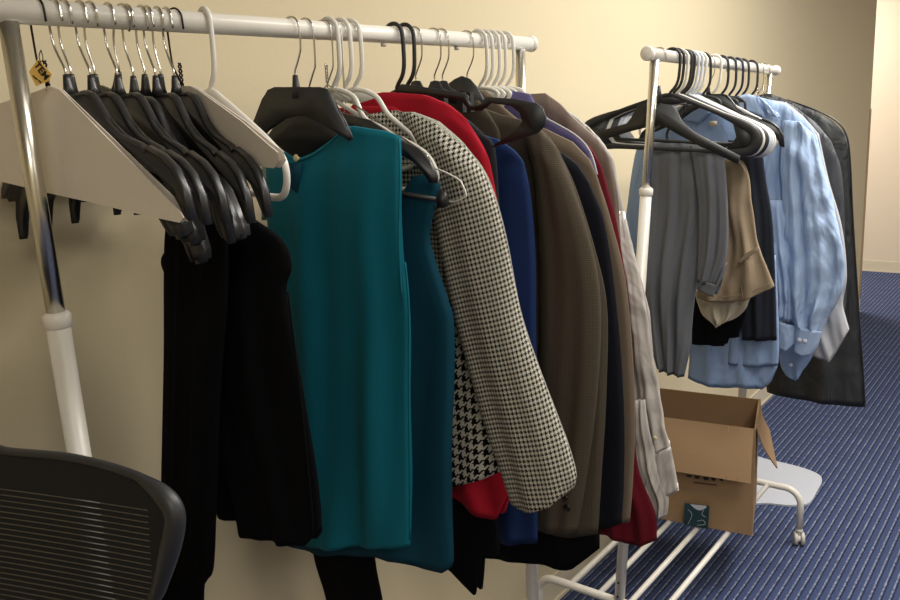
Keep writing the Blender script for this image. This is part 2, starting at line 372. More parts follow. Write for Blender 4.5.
# ================================================================== garment racks
def rack(loc_x0, loc_x1, ytop, ybot, rodx0, rodx1, zrod, split, slats, label, ytop2=None, holes=(), zrod2=None):
    root = empty('garment_rack', ((loc_x0+loc_x1)/2, ybot, 0), label, 'clothes rack')
    if ytop2 is None: ytop2 = ytop
    zrod2 = zrod if zrod2 is None else zrod2; zt_f = lambda x: zrod+(zrod2-zrod)*(x-rodx0)/(rodx1-rodx0)
    yt = lambda x: ytop+(ytop2-ytop)*(x-rodx0)/(rodx1-rodx0)
    bm = bmesh.new(); tube(bm, [(rodx0, yt(rodx0), zrod), (rodx1, yt(rodx1), zrod2)], .0145, 32); fin(bm, 'hanging_rail', MT['white'], root, world=True)
    for x, s in ((rodx0, -1), (rodx1, 1)):
        bm = bmesh.new(); disc_cyl(bm, (x+s*.002, yt(x), zt_f(x)), (1, 0, 0), .0172, .016, 32, .003); fin(bm, 'end_cap', MT['white'], root, world=True)
    for q in holes:
        bm = bmesh.new(); disc_cyl(bm, (q, yt(q), zt_f(q)-.0165), (0, 0, 1), .005, .008, 12, .001); fin(bm, 'rail_button', MT['rubber'], root, world=True)
    for x in (loc_x0, loc_x1):
        zb = .215; top = Vector((x-(.016 if x < .6 else 0), yt(x), zt_f(x)-.012)); bot = Vector((x, ybot+.015, zb))
        mid = top.lerp(bot, (top.z-split)/(top.z-bot.z))
        bm = bmesh.new(); tube(bm, [top, mid+(mid-top).normalized()*.05], .0112, 28); fin(bm, 'upper_post', MT['chrome'], root, world=True)
        bm = bmesh.new(); tube(bm, [mid, bot], .0145, 28); lp = fin(bm, 'lower_post', MT['white'], root, world=True)
        bm = bmesh.new(); ax = (top-bot).normalized(); disc_cyl(bm, mid, ax, .0172, .022, 28, .004); fin(bm, 'collar', MT['white'], root, world=True)
        for zz in (.28, .235):
            bm = bmesh.new(); c = mid.lerp(bot, (mid.z-zz)/(mid.z-bot.z)); disc_cyl(bm, c+Vector((-.0145, 0, 0)), (1, 0, 0), .003, .003, 10); fin(bm, 'screw', MT['dbtn'], root, world=True)
        y0, y1 = ybot-(.222 if ybot < 1 else .25), ybot+(.285 if ybot < 1 else .25); z = .211; r = .055; path = [(x, y0, .062), (x, y0, z-r)]
        path += [(x, y0+r-r*math.cos(a), z-r+r*math.sin(a)) for a in [PI/2*k/8 for k in range(1, 9)]]
        path += [(x, y1-r+r*math.sin(a), z-r+r*math.cos(a)) for a in [PI/2*k/8 for k in range(0, 9)]]+[(x, y1, .062)]
        bm = bmesh.new(); tube(bm, path, .0118, 20); fin(bm, 'end_frame', MT['white'], root, world=True)
        for y in (y0, y1):
            bm = bmesh.new(); disc_cyl(bm, (x, y, .058), (0, 0, 1), .0125, .014, 20, .003); wa = Vector((.42, -.907, 0)); disc_cyl(bm, (x, y, .026), wa, .014, .008, 20, .001); disc_cyl(bm, (x, y, .045), (0, 0, 1), .006, .022, 14)
            k = fin(bm, 'caster', MT['white'], root, True, world=True)
            for sx in (-.0115, .0115):
                bm = bmesh.new(); disc_cyl(bm, Vector((x, y, .0245))+wa*sx, wa, .0245, .0125, 28, .0025); w = fin(bm, 'wheel', MT['rubber'], k, world=False)
                w.data.transform(Matrix.Translation(-parent_world(k)))
    for y in slats:
        bm = bmesh.new(); tube(bm, [(loc_x0+.006, y, .207), (loc_x1-.006, y, .207)], .0085, 16); fin(bm, 'shelf_tube', MT['white'], root, world=True)
    return root
ZR = 1.7415
zs = 1.6+ray(60.7, 320)[2]*1.01/ray(60.7, 320)[1]
rack(.511, 1.59, 1.01, 1.01, .44, 1.632, ZR, zs, [.83+.09*i for i in range(5)], 'near white garment rack with chrome upper posts, packed with dark clothes', holes=(1.145, 1.36))
R2Z = 1.7155; R2Z2 = 1.6875
zs2 = 1.6+ray(643.7, 193)[2]*.875/ray(643.7, 193)[1]
rack(1.952, 2.93, .858, .945, 1.912, 3.0, R2Z, zs2, [.84+.095*i for i in range(4)], 'far white garment rack with castors, holding shirts, trousers and the box', ytop2=.885, holes=(2.5,), zrod2=R2Z2)
# ================================================================== hangers
def hook(s, top=-.098, rr_=.0178, mat='wire', r=.0016, stem=.06, straight=.0, x=0, tip=-.012, parent=None, name='hook', flat=1.0):
    """side view of the hook, s=+1: stem rises behind the rail and the tip ends in front of it"""
    if straight: p = [(x, 0, top+.002), (x, s*.004, top+.010), (x, s*.015, top+.024), (x, s*rr_, top+.042), (x, s*rr_*1.05, -.026), (x, s*rr_*1.04, -.012)]
    else: p = [(x, 0, top+.002), (x, 0, top+.010), (x, s*.010, top+.027), (x, s*rr_*.92, top+.040), (x, s*rr_*1.02, -.024 if top < -.07 else top+.05), (x, s*rr_*1.03, -.010)]
    p += [(x, s*rr_*math.cos(a), -.001+rr_*math.sin(a)) for a in [PI*k/10 for k in range(1, 10)]]
    p += [(x, -s*rr_, tip)]
    bm = bmesh.new(); tube(bm, p, r, 8, sm=3, flat=flat)
    return fin(bm, name, MT[mat], parent)
def mirror(up, lo): # half profiles (u,z) -> closed outline
    a = [(-u, z) for u, z in up]; b = [(-u, z) for u, z in lo]
    right = a+b[::-1]                      # near side, centre -> tip -> centre
    left = [(-y, z) for y, z in right][::-1]
    out = right[:]+[q for q in left]
    res = []
    for q in out:
        if not res or (abs(q[0]-res[-1][0])+abs(q[1]-res[-1][1])) > 1e-5: res.append(q)
    if abs(res[0][0]-res[-1][0])+abs(res[0][1]-res[-1][1]) < 1e-5: res.pop()
    return res
UPR = [(0, -.098), (.045, -.099), (.058, -.104), (.070, -.118), (.088, -.143), (.108, -.158), (.150, -.174), (.157, -.181), (.165, -.178), (.192, -.190), (.212, -.206), (.224, -.230), (.227, -.262)]
LOW = [(0, -.132), (.03, -.136), (.055, -.148), (.075, -.165), (.10, -.184), (.14, -.196), (.18, -.208), (.200, -.222), (.211, -.244), (.218, -.262)]
def suit_hanger(loc, rz, tilt, s, label, group, wide=.009, name='suit_hanger', scale=1):
    root = empty(name, loc, label, 'hanger', group); root.rotation_euler = (tilt, 0, rz); root.scale = (scale,)*3
    bm = bmesh.new(); slab(bm, mirror(UPR, LOW), wide, bev=.0025)
    # raised rim along the shoulders
    for sg in (1, -1): tube(bm, [(0, sg*u, z-.0015) for u, z in UPR], .0032, 6, flat=1.9)
    fin(bm, 'shoulder_body', MT['black'], root, True)
    bm = bmesh.new(); pts = [(-.098, .0085), (-.088, .006), (-.078, .0045), (-.072, .0035)]
    tube(bm, [(0, 0, z) for z, _ in pts], lambda t: pts[min(3, int(t*3+.5))][1], 12); fin(bm, 'neck', MT['black'], root)
    hook(s, top=-.075, parent=root)
    return root
def slope_hanger(loc, rz, tilt, s, label, group, bar=True, name='coat_hanger'):
    """broad-shouldered hanger with square blunt ends and a trouser bar"""
    root = empty(name, loc, label, 'hanger', group); root.rotation_euler = (tilt, 0, rz)
    up = [(0, -.098), (.04, -.102), (.07, -.120), (.11, -.145), (.16, -.176), (.20, -.206), (.222, -.228), (.226, -.244)]
    lo = [(0, -.125), (.04, -.130), (.09, -.152), (.14, -.186), (.18, -.214), (.205, -.236), (.218, -.25)]
    bm = bmesh.new(); slab(bm, mirror(up, lo), .014, bev=.004); 
    for v in bm.verts: v.co.x *= 1+max(0, (abs(v.co.y)-.10))*9
    fin(bm, 'shoulder_body', MT['black'], root, True)
    bm = bmesh.new(); pts = [.0085, .006, .0045, .0035]
    tube(bm, [(0, 0, z) for z in (-.098, -.088, -.074, -.070)], lambda t: pts[min(3, int(t*3+.5))], 12); fin(bm, 'neck', MT['black'], root)
    if bar:
        bm = bmesh.new(); tube(bm, [(0, -.17, -.196), (0, -.172, -.235), (0, -.155, -.246), (0, .155, -.246), (0, .172, -.235), (0, .17, -.196)], .0042, 8, sm=3); fin(bm, 'trouser_bar', MT['black'], root)
    hook(s, top=-.075, parent=root)
    return root
def tube_hanger(loc, rz, tilt, s, mat, label, group, paddle=.0042, r=.0042, hookmat=None, name='plastic_hanger', half=.205, drop=.0):
    root = empty(name, loc, label, 'hanger', group); root.rotation_euler = (tilt, 0, rz)
    path = [(0, 0, -.093), (0, -.045, -.106), (0, -half*.62, -.136-drop*.5), (0, -half*.88, -.158-drop), (0, -half-.008, -.176-drop), (0, -half-.015, -.200-drop), (0, -half-.002, -.222-drop), (0, -half*.84, -.228-drop), (0, -half*.4, -.228-drop), (0, 0, -.228-drop)]
    full = path+[(0, -y, z) for _, y, z in path[1:-1]][::-1]
    P = smooth_path(full, 5, True)
    n = len(P); rl = [r+(paddle-r)*max(0, min(1, (abs(p.y)-half*.62)/(half*.3))) for p in P]
    bm = bmesh.new(); tube(bm, P, lambda t: rl[int(round(t*(n-1)))], 8, closed=True, flat=.55 if paddle > r*1.3 else .9)
    for f_ in (1,):
        a = [bm.verts.new(q) for q in ((-.0012, 0, -.088), (-.0012, -.05, -.108), (-.0012, 0, -.118), (-.0012, .05, -.108))]
        b = [bm.verts.new(q.co+Vector((.0024, 0, 0))) for q in a]
        bm.faces.new(a); bm.faces.new(b[::-1])
        for i in range(4): bm.faces.new((a[i], a[(i+1) % 4], b[(i+1) % 4], b[i]))
    fin(bm, 'frame', MT[mat], root, True)
    if paddle > r*2:
        for sg in (-1, 1):
            o = [(sg*half*.78, -.152-drop), (sg*half*.92, -.162-drop), (sg*(half+.012), -.185-drop), (sg*(half+.012), -.206-drop), (sg*half*.96, -.224-drop), (sg*half*.72, -.226-drop), (sg*half*.86, -.196-drop)]
            bm = bmesh.new(); slab(bm, o, .0028, bev=.0008); fin(bm, 'shoulder_pad', MT[mat], root, True)
    hook(s, top=-.095, rr_=.0205, mat=hookmat or mat, r=.0038 if not hookmat else .0016, straight=.024, parent=root, tip=-.012)
    return root
def wire_hanger(loc, rz, tilt, s, mat, label, group=None, name='wire_hanger', body=True, r=.0013, half=.2, drop=.1):
    root = empty(name, loc, label, 'hanger', group); root.rotation_euler = (tilt, 0, rz)
    hook(s, top=-.095, mat=mat, r=r, parent=root)
    bm = bmesh.new()
    for q in (0, PI): tube(bm, [(.0018*math.cos(a+q), .0018*math.sin(a+q), -.052-.03*a/(6*PI)) for a in [k*.4 for k in range(48)]], r, 6)
    fin(bm, 'twist', MT[mat], root)
    bm = bmesh.new(); tube(bm, [(0, 0, -.084), (0, -.02, -.098), (0, -half, -.10-drop), (0, -half-.006, -.107-drop), (0, -half, -.113-drop), (0, half, -.113-drop), (0, half+.006, -.107-drop), (0, half, -.10-drop), (0, .02, -.098)], r, 6, closed=True)
    fin(bm, 'frame', MT[mat], root)
    return root
def copy_tree(o, loc, rot, label, group=None):
    c = o.copy(); C.objects.link(c); c.location = loc; c.rotation_euler = rot; c['label'] = label
    if group: c['group'] = group
    for ch in list(o.children):
        k = ch.copy(); C.objects.link(k); k.parent = c
    return c
RA = lambda px: (rod_x(px), 1.01, ZR)
D = math.radians
# --- empty black hangers bunched at the left end
G1 = 'empty black hangers bunched at the left end of the near rack'
spec = [ # rod px, yaw, tilt, type
 (56, 4, -6, 0), (66, 3, 4, 1), (82, 6, -4, 0), (92, 5, 8, 1), (110, 8, -3, 0), (124, 2, 22, 1), (129, 9, 4, 0), (143, 9, 9, 1), (149, 12, -2, 0), (159, 12, 10, 1), (168, 13, -3, 0)]
ordw = ['first', 'second', 'third', 'fourth', 'fifth', 'sixth', 'seventh', 'eighth', 'ninth', 'tenth', 'eleventh']
pa = pb = None
for i, (px, yw, tl, ty) in enumerate(spec):
    if ty == 0: lab = '%s black hanger from the chrome post, crowned with a strap notch, chrome hook' % ordw[i].capitalize()
    else: lab = '%s black hanger from the chrome post, wide blunt shoulders, chrome hook' % ordw[i].capitalize()
    if i == 5: lab = 'Sixth black hanger from the chrome post, tilted so its blunt end hangs lowest'
    if ty == 0:
        if pa is None: pa = suit_hanger(RA(px), -D(yw), D(tl), 1, lab, G1)
        else: copy_tree(pa, RA(px), (D(tl), 0, -D(yw)), lab)
    else:
        if pb is None: pb = slope_hanger(RA(px), -D(yw), D(tl), 1, lab, G1, bar=False)
        else: copy_tree(pb, RA(px), (D(tl), 0, -D(yw)), lab)
def pslab(name, pl, pts, thick, mat, parent=None, off=0, bev=.0008, smooth=True, bulge=0):
    """a real slab cut to an outline lying in a hanging plane"""
    a = [Vector(pl.pt(x, y, off)) for x, y in pts]; nv = Vector(pl.n)
    bm = bmesh.new(); A = [bm.verts.new(p-nv*thick/2) for p in a]; B = [bm.verts.new(p+nv*thick/2) for p in a]; n = len(a)
    f1 = bm.faces.new(A[::-1]); f2 = bm.faces.new(B)
    for i in range(n): bm.faces.new((A[i], A[(i+1) % n], B[(i+1) % n], B[i]))
    if bev: bmesh.ops.bevel(bm, geom=list(f1.edges)+list(f2.edges), offset=bev, segments=2, affect='EDGES', clamp_overlap=True)
    return fin(bm, name, mat, parent, smooth, world=True)
# --- paper-caped wire hangers
def paper_hanger(px, yaw, outline, mat, label, xoff=0):
    x = rod_x(px); pl = Plane(x, yaw)
    root = empty('paper_covered_hanger', (x, 1.01, ZR), label, 'hanger'); ang = D(-yaw)
    a = [Vector(pl.pt(*q)) - Vector((x, 1.01, ZR)) for q in outline]
    nv = Vector(pl.n)
    bm = bmesh.new()
    # folded paper: two leaves meeting in a crease at the top edge
    for s in (-1, 1):
        V1 = [bm.verts.new(p+nv*s*(.0010+.0035*max(0, min(1, (-.10-p.z)/.12)))) for p in a]; V2 = [bm.verts.new(v.co+nv*s*.0012) for v in V1]; n = len(a)
        bm.faces.new(V1); bm.faces.new(V2[::-1])
        for i in range(n): bm.faces.new((V1[i], V1[(i+1) % n], V2[(i+1) % n], V2[i]))
    bmesh.ops.triangulate(bm, faces=[f for f in bm.faces if len(f.verts) > 4])
    fin(bm, 'paper_cape', MT['paper'], root, False)
    hk = hook(1, top=-.095, mat=mat, r=.0014, parent=root)
    bm = bmesh.new()
    for q in (0, PI): tube(bm, [(.0018*math.cos(t+q), .0018*math.sin(t+q), -.055-.035*t/(6*PI)) for t in [k*.4 for k in range(48)]], .0013, 6)
    fin(bm, 'twist', MT[mat], root)
    return root, pl
ph, plp = paper_hanger(39, 0, [(42, 90), (50, 86), (62, 90), (186, 213), (188, 217), (184, 222), (150, 215), (100, 203), (50, 192), (0, 180), (-22, 175), (-26, 168), (-20, 120), (0, 104)], 'dwire',
   'Wire hanger under a creased white paper cape behind the chrome post')
cs = [(184, 212), (187, 208), (190, 213), (187, 216), (190, 221), (184, 223)]
# price tag on its hook
pt0 = plp.pt(40, 72, .012)
e = empty('paper_tag', tuple(plp.pt(40, 56, .012)), 'Yellow paper tag with black letters TEM tied to the hook by the chrome post', 'tag')
tp = Plane(float(plp.pt(40, 72, .02)[0]), -30, float(plp.pt(40, 72, .02)[1]))
pslab('tag_card', tp, [(38, 59), (52, 74), (49, 81), (36, 86), (29, 72)], .0008, MT['tag'], e, bev=0, smooth=False)
def text(name, s, loc, xdir, zdir, size, mat, parent, ext=.0004):
    cu = bpy.data.curves.new(name, 'FONT'); cu.body = s; cu.size = size; cu.extrude = ext; cu.align_x = 'CENTER'; cu.align_y = 'CENTER'; cu.offset = size*.018
    o = bpy.data.objects.new(name, cu); C.objects.link(o); cu.materials.append(MT[mat])
    X = Vector(xdir).normalized(); Y = Vector(zdir); Y = (Y-X*Y.dot(X)).normalized(); Z = X.cross(Y)
    o.matrix_world = Matrix([[X[i], Y[i], Z[i], (Vector(loc)-parent_world(parent))[i]] for i in range(3)]+[[0, 0, 0, 1]])
    o.parent = parent
    bpy.context.view_layer.update(); me = bpy.data.meshes.new_from_object(o.evaluated_get(bpy.context.evaluated_depsgraph_get())); q = bpy.data.objects.new(name, me); C.objects.link(q); q.matrix_basis = o.matrix_basis.copy(); q.parent = parent; bpy.data.objects.remove(o)
    q.name = name
    return q
def text_px(name, s, pl, c, r_, size, mat, parent, off):
    a = Vector(pl.pt(*c, off)); b = Vector(pl.pt(*r_, off)); X = (b-a).normalized(); Nn = Vector(pl.n); Y = Nn.cross(X)
    return text(name, s, a, X, Y, size, mat, parent)
text_px('lettering', 'TEM', tp, (41.5, 71), (46, 77), .0115, 'ink', e, .0012)
text_px('small_print', 'hanger size', tp, (37, 79), (42, 83), .0028, 'ink', e, .0012)
bm = bmesh.new(); tube(bm, [plp.pt(41, 50, .005), plp.pt(39, 56, .014), plp.pt(41, 62, .02), plp.pt(43, 58, .012), plp.pt(41, 50, .004)], .0006, 6, sm=4); fin(bm, 'string', MT['dwire'], e, world=True)
paper_hanger(176, 12, [(184, 86), (192, 86), (200, 90), (245, 122), (272, 145), (281, 152), (279, 158), (283, 160), (277, 168), (262, 166), (225, 158), (180, 150), (110, 130), (150, 108)], 'dwire',
   'Dark twisted wire hanger with torn white paper cape beside the white hanger')
tube_hanger(RA(206), -D(15), D(3), -1, 'wplast', 'White plastic hanger among the black hangers, left of the teal blouse', 'white plastic hangers on the near rack', r=.005, paddle=.005)
# --- hangers in the middle
for (px_, xo, ol, lab, zz) in ((307, .927, [(248, 131), (257, 121), (264, 99), (268, 90), (275, 87), (296, 87), (320, 87), (327, 89), (333, 98), (343, 122), (351, 133), (353, 139), (349, 141), (338, 133), (326, 123), (308, 116), (296, 114), (284, 117), (274, 124), (266, 134), (258, 137)], 'Black crowned hanger holding the bright teal blouse', 0),
    (318, .972, [(279, 121), (288, 116), (302, 113), (320, 116), (336, 124), (350, 138), (372, 150), (368, 158), (345, 146), (330, 152), (310, 158), (295, 157), (284, 150), (276, 140), (268, 150), (262, 148), (272, 132)], 'Black crowned hanger half hidden behind the teal blouse neckline', -.02)):
    h_ = empty('suit_hanger', (xo+(.0 if px_ == 307 else -.012), 1.006 if px_ == 307 else 1.01, ZR), lab, 'hanger', 'black hangers in the middle of the near rack')
    pslab('shoulder_body', Plane(xo), ol, .009, MT['bmatte'], h_, bev=.003)
    hook(-1, top=-.075+zz, parent=h_)
    bm = bmesh.new(); tube(bm, [(0, 0, -.104+zz), (0, 0, -.09+zz), (0, 0, -.07+zz)], lambda t: .009-.005*t, 12); fin(bm, 'neck', MT['bmatte'], h_)
wire_hanger((rod_x(324), 1.01, ZR), D(0), 0, -1, 'wire', 'Twisted steel wire hanger right behind the two black crowned hangers')
tube_hanger(RA(329), D(0), D(0), -1, 'wplast', 'White plastic hanger over the houndstooth coat, nearer of two', 'white plastic hangers on the near rack', r=.0045, half=.10)
tube_hanger(RA(351), D(3), D(0), -1, 'wplast', 'White plastic hanger over the red jacket collar, farther of two', 'white plastic hangers on the near rack', r=.0045, half=.11)
pw = Plane(1.035)
# --- garments on the near rack (outlines on their hanging planes)
def G(name, x, yaw, rows, mat, label=None, cat=None, group=None, y0=1.01, **k):
    pl = Plane(x, yaw, y0); o = loft(name, rows, pl, MT[mat], **k)
    if label: tag(o, label, cat, group)
    return o, pl
G('long_coat', .70, 0, [[166, 206, 225, 206], [165, 250, 228, 250], [164, 300, 228, 300], [163, 380, 222, 380], [162, 455, 219, 460], [162, 515, 216, 516], [162, 560, 214, 568], [162, 580, 208, 580], [161, 600, 204, 592], [160, 660, 203, 650]], 'f_blk2',
  'Long black garment hanging lowest at the left, in front of the beige wall', 'coat', T=.014, folds=(3, .004))
o, pl = G('trousers', .745, 0, [[170, 200, 200, 203, 240, 210, 256, 220], [170, 240, 284, 240], [160, 262, 293, 266], [170, 290, 288, 290], [175, 340, 296, 340], [180, 400, 306, 400], [200, 460, 316, 460], [214, 505, 321, 505], [218, 517, 238, 519, 247, 532, 285, 540, 310, 543, 322, 528]], 'f_black',
  'Black trousers folded below the empty hangers, left of the teal blouse', 'trousers', T=.016, folds=(3, .005))
seam(pl, [(288, 292), (295, 350), (303, 420), (311, 500), (313, 535)], MT['f_black'], .0014, .018, o)
# teal blouse
pl = Plane(.955); bl = garment('sleeveless_blouse', pl, 'Bright teal sleeveless blouse with a button at the neckline', 'blouse', None)
loft('body', [[268, 160, 284, 152, 297, 160, 315, 153, 340, 133, 350, 126, 385, 131, 401, 137], [268, 180, 297, 186, 330, 180, 403, 175], [268, 215, 300, 218, 403, 215], [270, 262, 405, 262], [275, 330, 410, 315], [280, 400, 410, 400], [283, 470, 411, 470], [284, 515, 411, 515], [284, 543, 318, 544, 350, 545, 411, 546]], pl, MT['f_teal'], T=.016, folds=(2.2, .008), parent=bl, seed=1)
button(pl, 296, 158, MT['btn'], .0058, .022, bl)
pslab('neck_slit', pl, [(290, 163), (302, 163), (300, 180), (297, 193), (285, 184), (284, 172)], .002, MT['f_dteal'], bl, off=.0195, bev=.0004)
seam(pl, [(399, 138), (400, 180), (399, 240), (402, 300)], MT['f_teal'], .0016, .012, bl, 'armhole_hem')
seam(pl, [(405, 262), (409, 310), (409, 400), (410, 470), (410, 540)], MT['f_teal'], .0018, .006, bl, 'side_seam')
seam(pl, [(284, 153), (297, 160), (315, 154), (340, 134), (350, 127)], MT['f_teal'], .0018, .012, bl, 'neck_hem')
# pale garment glimpsed at the left shoulder
G('cotton_blouse', .975, 0, [[262, 132, 282, 138, 292, 146], [262, 160, 300, 170], [262, 220, 300, 220]], 'f_lteal', 'Pale grey-green top showing a sliver behind the teal blouse shoulder', 'top', T=.005, folds=(1, .002))
G('sleeveless_blouse', 1.0, 0, [[300, 215, 380, 215, 398, 200, 409, 182, 416, 174, 428, 177, 440, 185], [300, 240, 400, 235, 430, 232], [290, 270, 436, 262], [290, 300, 449, 302], [290, 322, 454, 324], [287, 380, 455, 385], [285, 450, 453, 450], [283, 510, 452, 510], [283, 544, 330, 552, 380, 555, 405, 558, 425, 568, 447, 573, 453, 562]], 'f_dteal',
  'Dark petrol-blue sleeveless top just behind the bright teal blouse', 'top', T=.014, folds=(2.5, .005), seed=2)
bh = empty('arched_hanger', (rod_x(329), 1.01, ZR), 'Black arched hanger end poking out right of the teal blouse shoulder', 'hanger', 'black hangers in the middle of the near rack')
bp = Plane(.985)
pslab('arm', bp, [(340, 112), (370, 120), (402, 141), (418, 148), (430, 160), (437, 176), (437, 183), (430, 183), (427, 172), (418, 161), (402, 154), (370, 140), (340, 128)], .012, MT['black'], bh, bev=.003)
hook(-1, top=-.1, parent=bh)
ch = empty('clip_hanger', (rod_x(333), 1.01, ZR), 'Black clip hanger end at the petrol-blue top armhole', 'hanger', 'black hangers in the middle of the near rack')
pslab('clip', Plane(.992), [(438, 196), (441, 190), (446, 193), (448, 205), (444, 208), (438, 206)], .012, MT['black'], ch, bev=.002)
bm = bmesh.new(); tube(bm, [Plane(.992).pt(300, 175), Plane(.992).pt(440, 200)], .004, 8); fin(bm, 'bar', MT['black'], ch, world=True)
hook(-1, top=-.16, parent=ch)
# white wire hanger in front of the houndstooth
whh = empty('wire_hanger', (rod_x(334), 1.01, ZR), 'Thin white wire hanger end lying over the houndstooth shoulder', 'hanger')
bm = bmesh.new(); wp = Plane(1.003); tube(bm, [wp.pt(*q) for q in ((340, 125), (380, 145), (420, 164), (440, 170), (458, 179), (462, 184), (466, 194), (463, 198), (440, 202), (340, 196))], .0013, 6, sm=3, closed=True); fin(bm, 'frame', MT['wplast'], whh, world=True)
hook(-1, top=-.095, mat='wplast', r=.0013, parent=whh)
wr = empty('plastic_hanger', (rod_x(341), 1.01, ZR), 'White plastic hanger whose rounded end shows right of the arched black one', 'hanger', 'white plastic hangers on the near rack')
bm = bmesh.new(); wq = Plane(1.012); tube(bm, [wq.pt(*q) for q in ((330, 104), (362, 118), (400, 138), (424, 152), (434, 166), (437, 178), (432, 186), (420, 190), (330, 176))], .0042, 8, sm=3, closed=True); fin(bm, 'frame', MT['wplast'], wr, world=True)
hook(-1, top=-.095, rr_=.0205, mat='wplast', r=.0038, straight=.024, parent=wr)
# black trousers below
G('trousers', 1.03, 0, [[300, 380, 370, 380], [303, 460, 372, 460], [312, 550, 375, 550], [326, 600, 383, 600], [338, 660, 392, 660]], 'f_black', 'Narrow black trouser leg hanging below the teal tops', 'trousers', T=.012, folds=(2, .003))
# houndstooth coat
pl = Plane(1.085); hc = garment('houndstooth_coat', pl, 'Black and white houndstooth coat with a hanging full sleeve', 'coat')
loft('body', [[340, 128, 372, 114, 392, 110, 425, 118, 450, 132], [340, 160, 470, 160], [345, 220, 485, 220], [350, 300, 497, 300], [360, 400, 507, 400], [366, 440, 508, 440], [370, 480, 430, 484, 455, 485, 490, 476, 508, 468]], pl, MT['hb'], T=.014, folds=(3, .005), parent=hc, seed=3)
loft('sleeve', [[398, 112, 412, 112, 438, 122, 466, 146], [420, 145, 445, 148, 488, 182], [432, 195, 504, 232], [443, 255, 520, 312], [455, 315, 540, 372], [470, 370, 557, 418], [486, 425, 569, 450], [500, 465, 576, 476], [512, 500, 530, 508, 556, 502, 573, 488]], pl, MT['hs'], T=.026, folds=(1.3, .004), off=.034, rot=D(14), parent=hc, seed=4, power=.5)
# red jacket
pl = Plane(1.155); rj = garment('wool_jacket', pl, 'Bright red wool jacket behind the houndstooth coat', 'jacket')
loft('body', [[340, 120, 362, 97, 385, 92, 425, 95, 447, 104, 466, 118], [330, 150, 462, 130, 486, 150], [330, 190, 494, 178], [335, 250, 503, 240], [345, 330, 505, 330], [360, 420, 506, 420], [400, 465, 510, 465], [420, 486, 453, 492, 475, 508, 500, 518, 511, 490]], pl, MT['f_red'], T=.016, folds=(2, .005), parent=rj, seed=5)
loft('collar', [[338, 108, 360, 106, 392, 106, 408, 115], [345, 122, 365, 130, 395, 134, 412, 140]], pl, MT['f_red'], T=.006, folds=(1, .002), off=.02, parent=rj)
G('wool_jacket', 1.225, 0, [[415, 112, 438, 106, 452, 110, 470, 122, 484, 134], [405, 150, 496, 150], [400, 220, 500, 220], [405, 320, 500, 320], [415, 430, 498, 430], [425, 500, 490, 510]], 'f_char', 'Charcoal jacket shoulder showing between the red and navy jackets', 'jacket', T=.014, folds=(2, .004))
G('skirt', 1.20, 0, [[400, 440, 495, 440], [410, 500, 497, 500], [430, 545, 500, 548], [430, 555, 453, 569, 478, 594, 479, 593, 483, 556, 500, 556]], 'f_black', 'Black garment with a pointed hem below the petrol-blue top', 'skirt', T=.012, folds=(1, .0008), linear=True)
G('wool_jacket', 1.29, 0, [[420, 150, 450, 135, 472, 132, 498, 140, 514, 150, 524, 162], [405, 200, 530, 196], [400, 270, 535, 262], [405, 350, 537, 350], [415, 430, 538, 430], [430, 490, 538, 490], [440, 505, 487, 532, 505, 541, 538, 543]], 'f_navy', 'Navy blue wool jacket between the red jacket and brown tweed', 'jacket', T=.016, folds=(2.4, .005), seed=6)
# black plastic hangers with clips
hb = empty('notched_hanger', (rod_x(394), 1.01, ZR), 'Black notched plastic hanger reaching over the tweed and navy jackets', 'hanger', 'black plastic hangers right of the red jacket')
p9 = Plane(1.195)
pslab('arm', p9, [(395, 90), (402, 84), (445, 90), (466, 94), (469, 97), (468, 102), (471, 106), (480, 106), (485, 99), (488, 97), (515, 99), (536, 103), (543, 108), (546, 118), (545, 126), (538, 133), (515, 141), (490, 148), (505, 138), (518, 130), (524, 122), (521, 112), (512, 105), (491, 102), (488, 106), (481, 111), (470, 110), (464, 104), (462, 99), (430, 96)], .006, MT['bmatte'], hb, bev=.0015)
pslab('shoulder_pad', p9, [(521, 105), (536, 106), (542, 115), (541, 124), (533, 131), (518, 137), (524, 124)], .003, MT['black'], hb, bev=.0008)
hook(-1, top=-.095, rr_=.0205, mat='bmatte', r=.0038, straight=.02, parent=hb)
hb2 = tube_hanger(RA(405), D(2), D(2), -1, 'bmatte', 'Black plastic hanger with thick hook right behind the notched one', 'black plastic hangers right of the red jacket', half=.10)
for px, lab in ((414, 'Black hanger with thin chrome hook between the two thick black hooks'), (433, 'Black clip-bar hanger left of the rail button, first of a pair'), (441, 'Black clip-bar hanger left of the rail button, second of a pair')):
    h_ = empty('clip_bar_hanger', (rod_x(px), 1.01, ZR), lab, 'hanger', 'black hangers with chrome hooks over the navy jacket')
    bm = bmesh.new(); slab(bm, mirror([(0, -.078), (.010, -.080), (.016, -.096), (.03, -.101), (.062, -.104), (.068, -.109)], [(0, -.122), (.03, -.122), (.06, -.127), (.066, -.122)]), .007, bev=.002); fin(bm, 'body', MT['black'], h_)
    bm = bmesh.new(); box(bm, -.006, .006, -.068, -.054, -.140, -.104); fin(bm, 'clip', MT['black'], h_, False); hook(-1, top=-.078, parent=h_)
h_ = empty('suit_hanger', (rod_x(466), 1.01, ZR), 'Black hanger with rounded crown holding the brown tweed jacket', 'hanger', 'black hangers in the middle of the near rack')
pslab('shoulder_body', Plane(1.388), [(436, 104), (441, 94), (447, 85), (455, 79), (462, 76), (470, 79), (477, 87), (482, 96), (488, 108), (470, 114), (450, 112)], .007, MT['bmatte'], h_, bev=.002)
hook(-1, top=-.075, parent=h_)
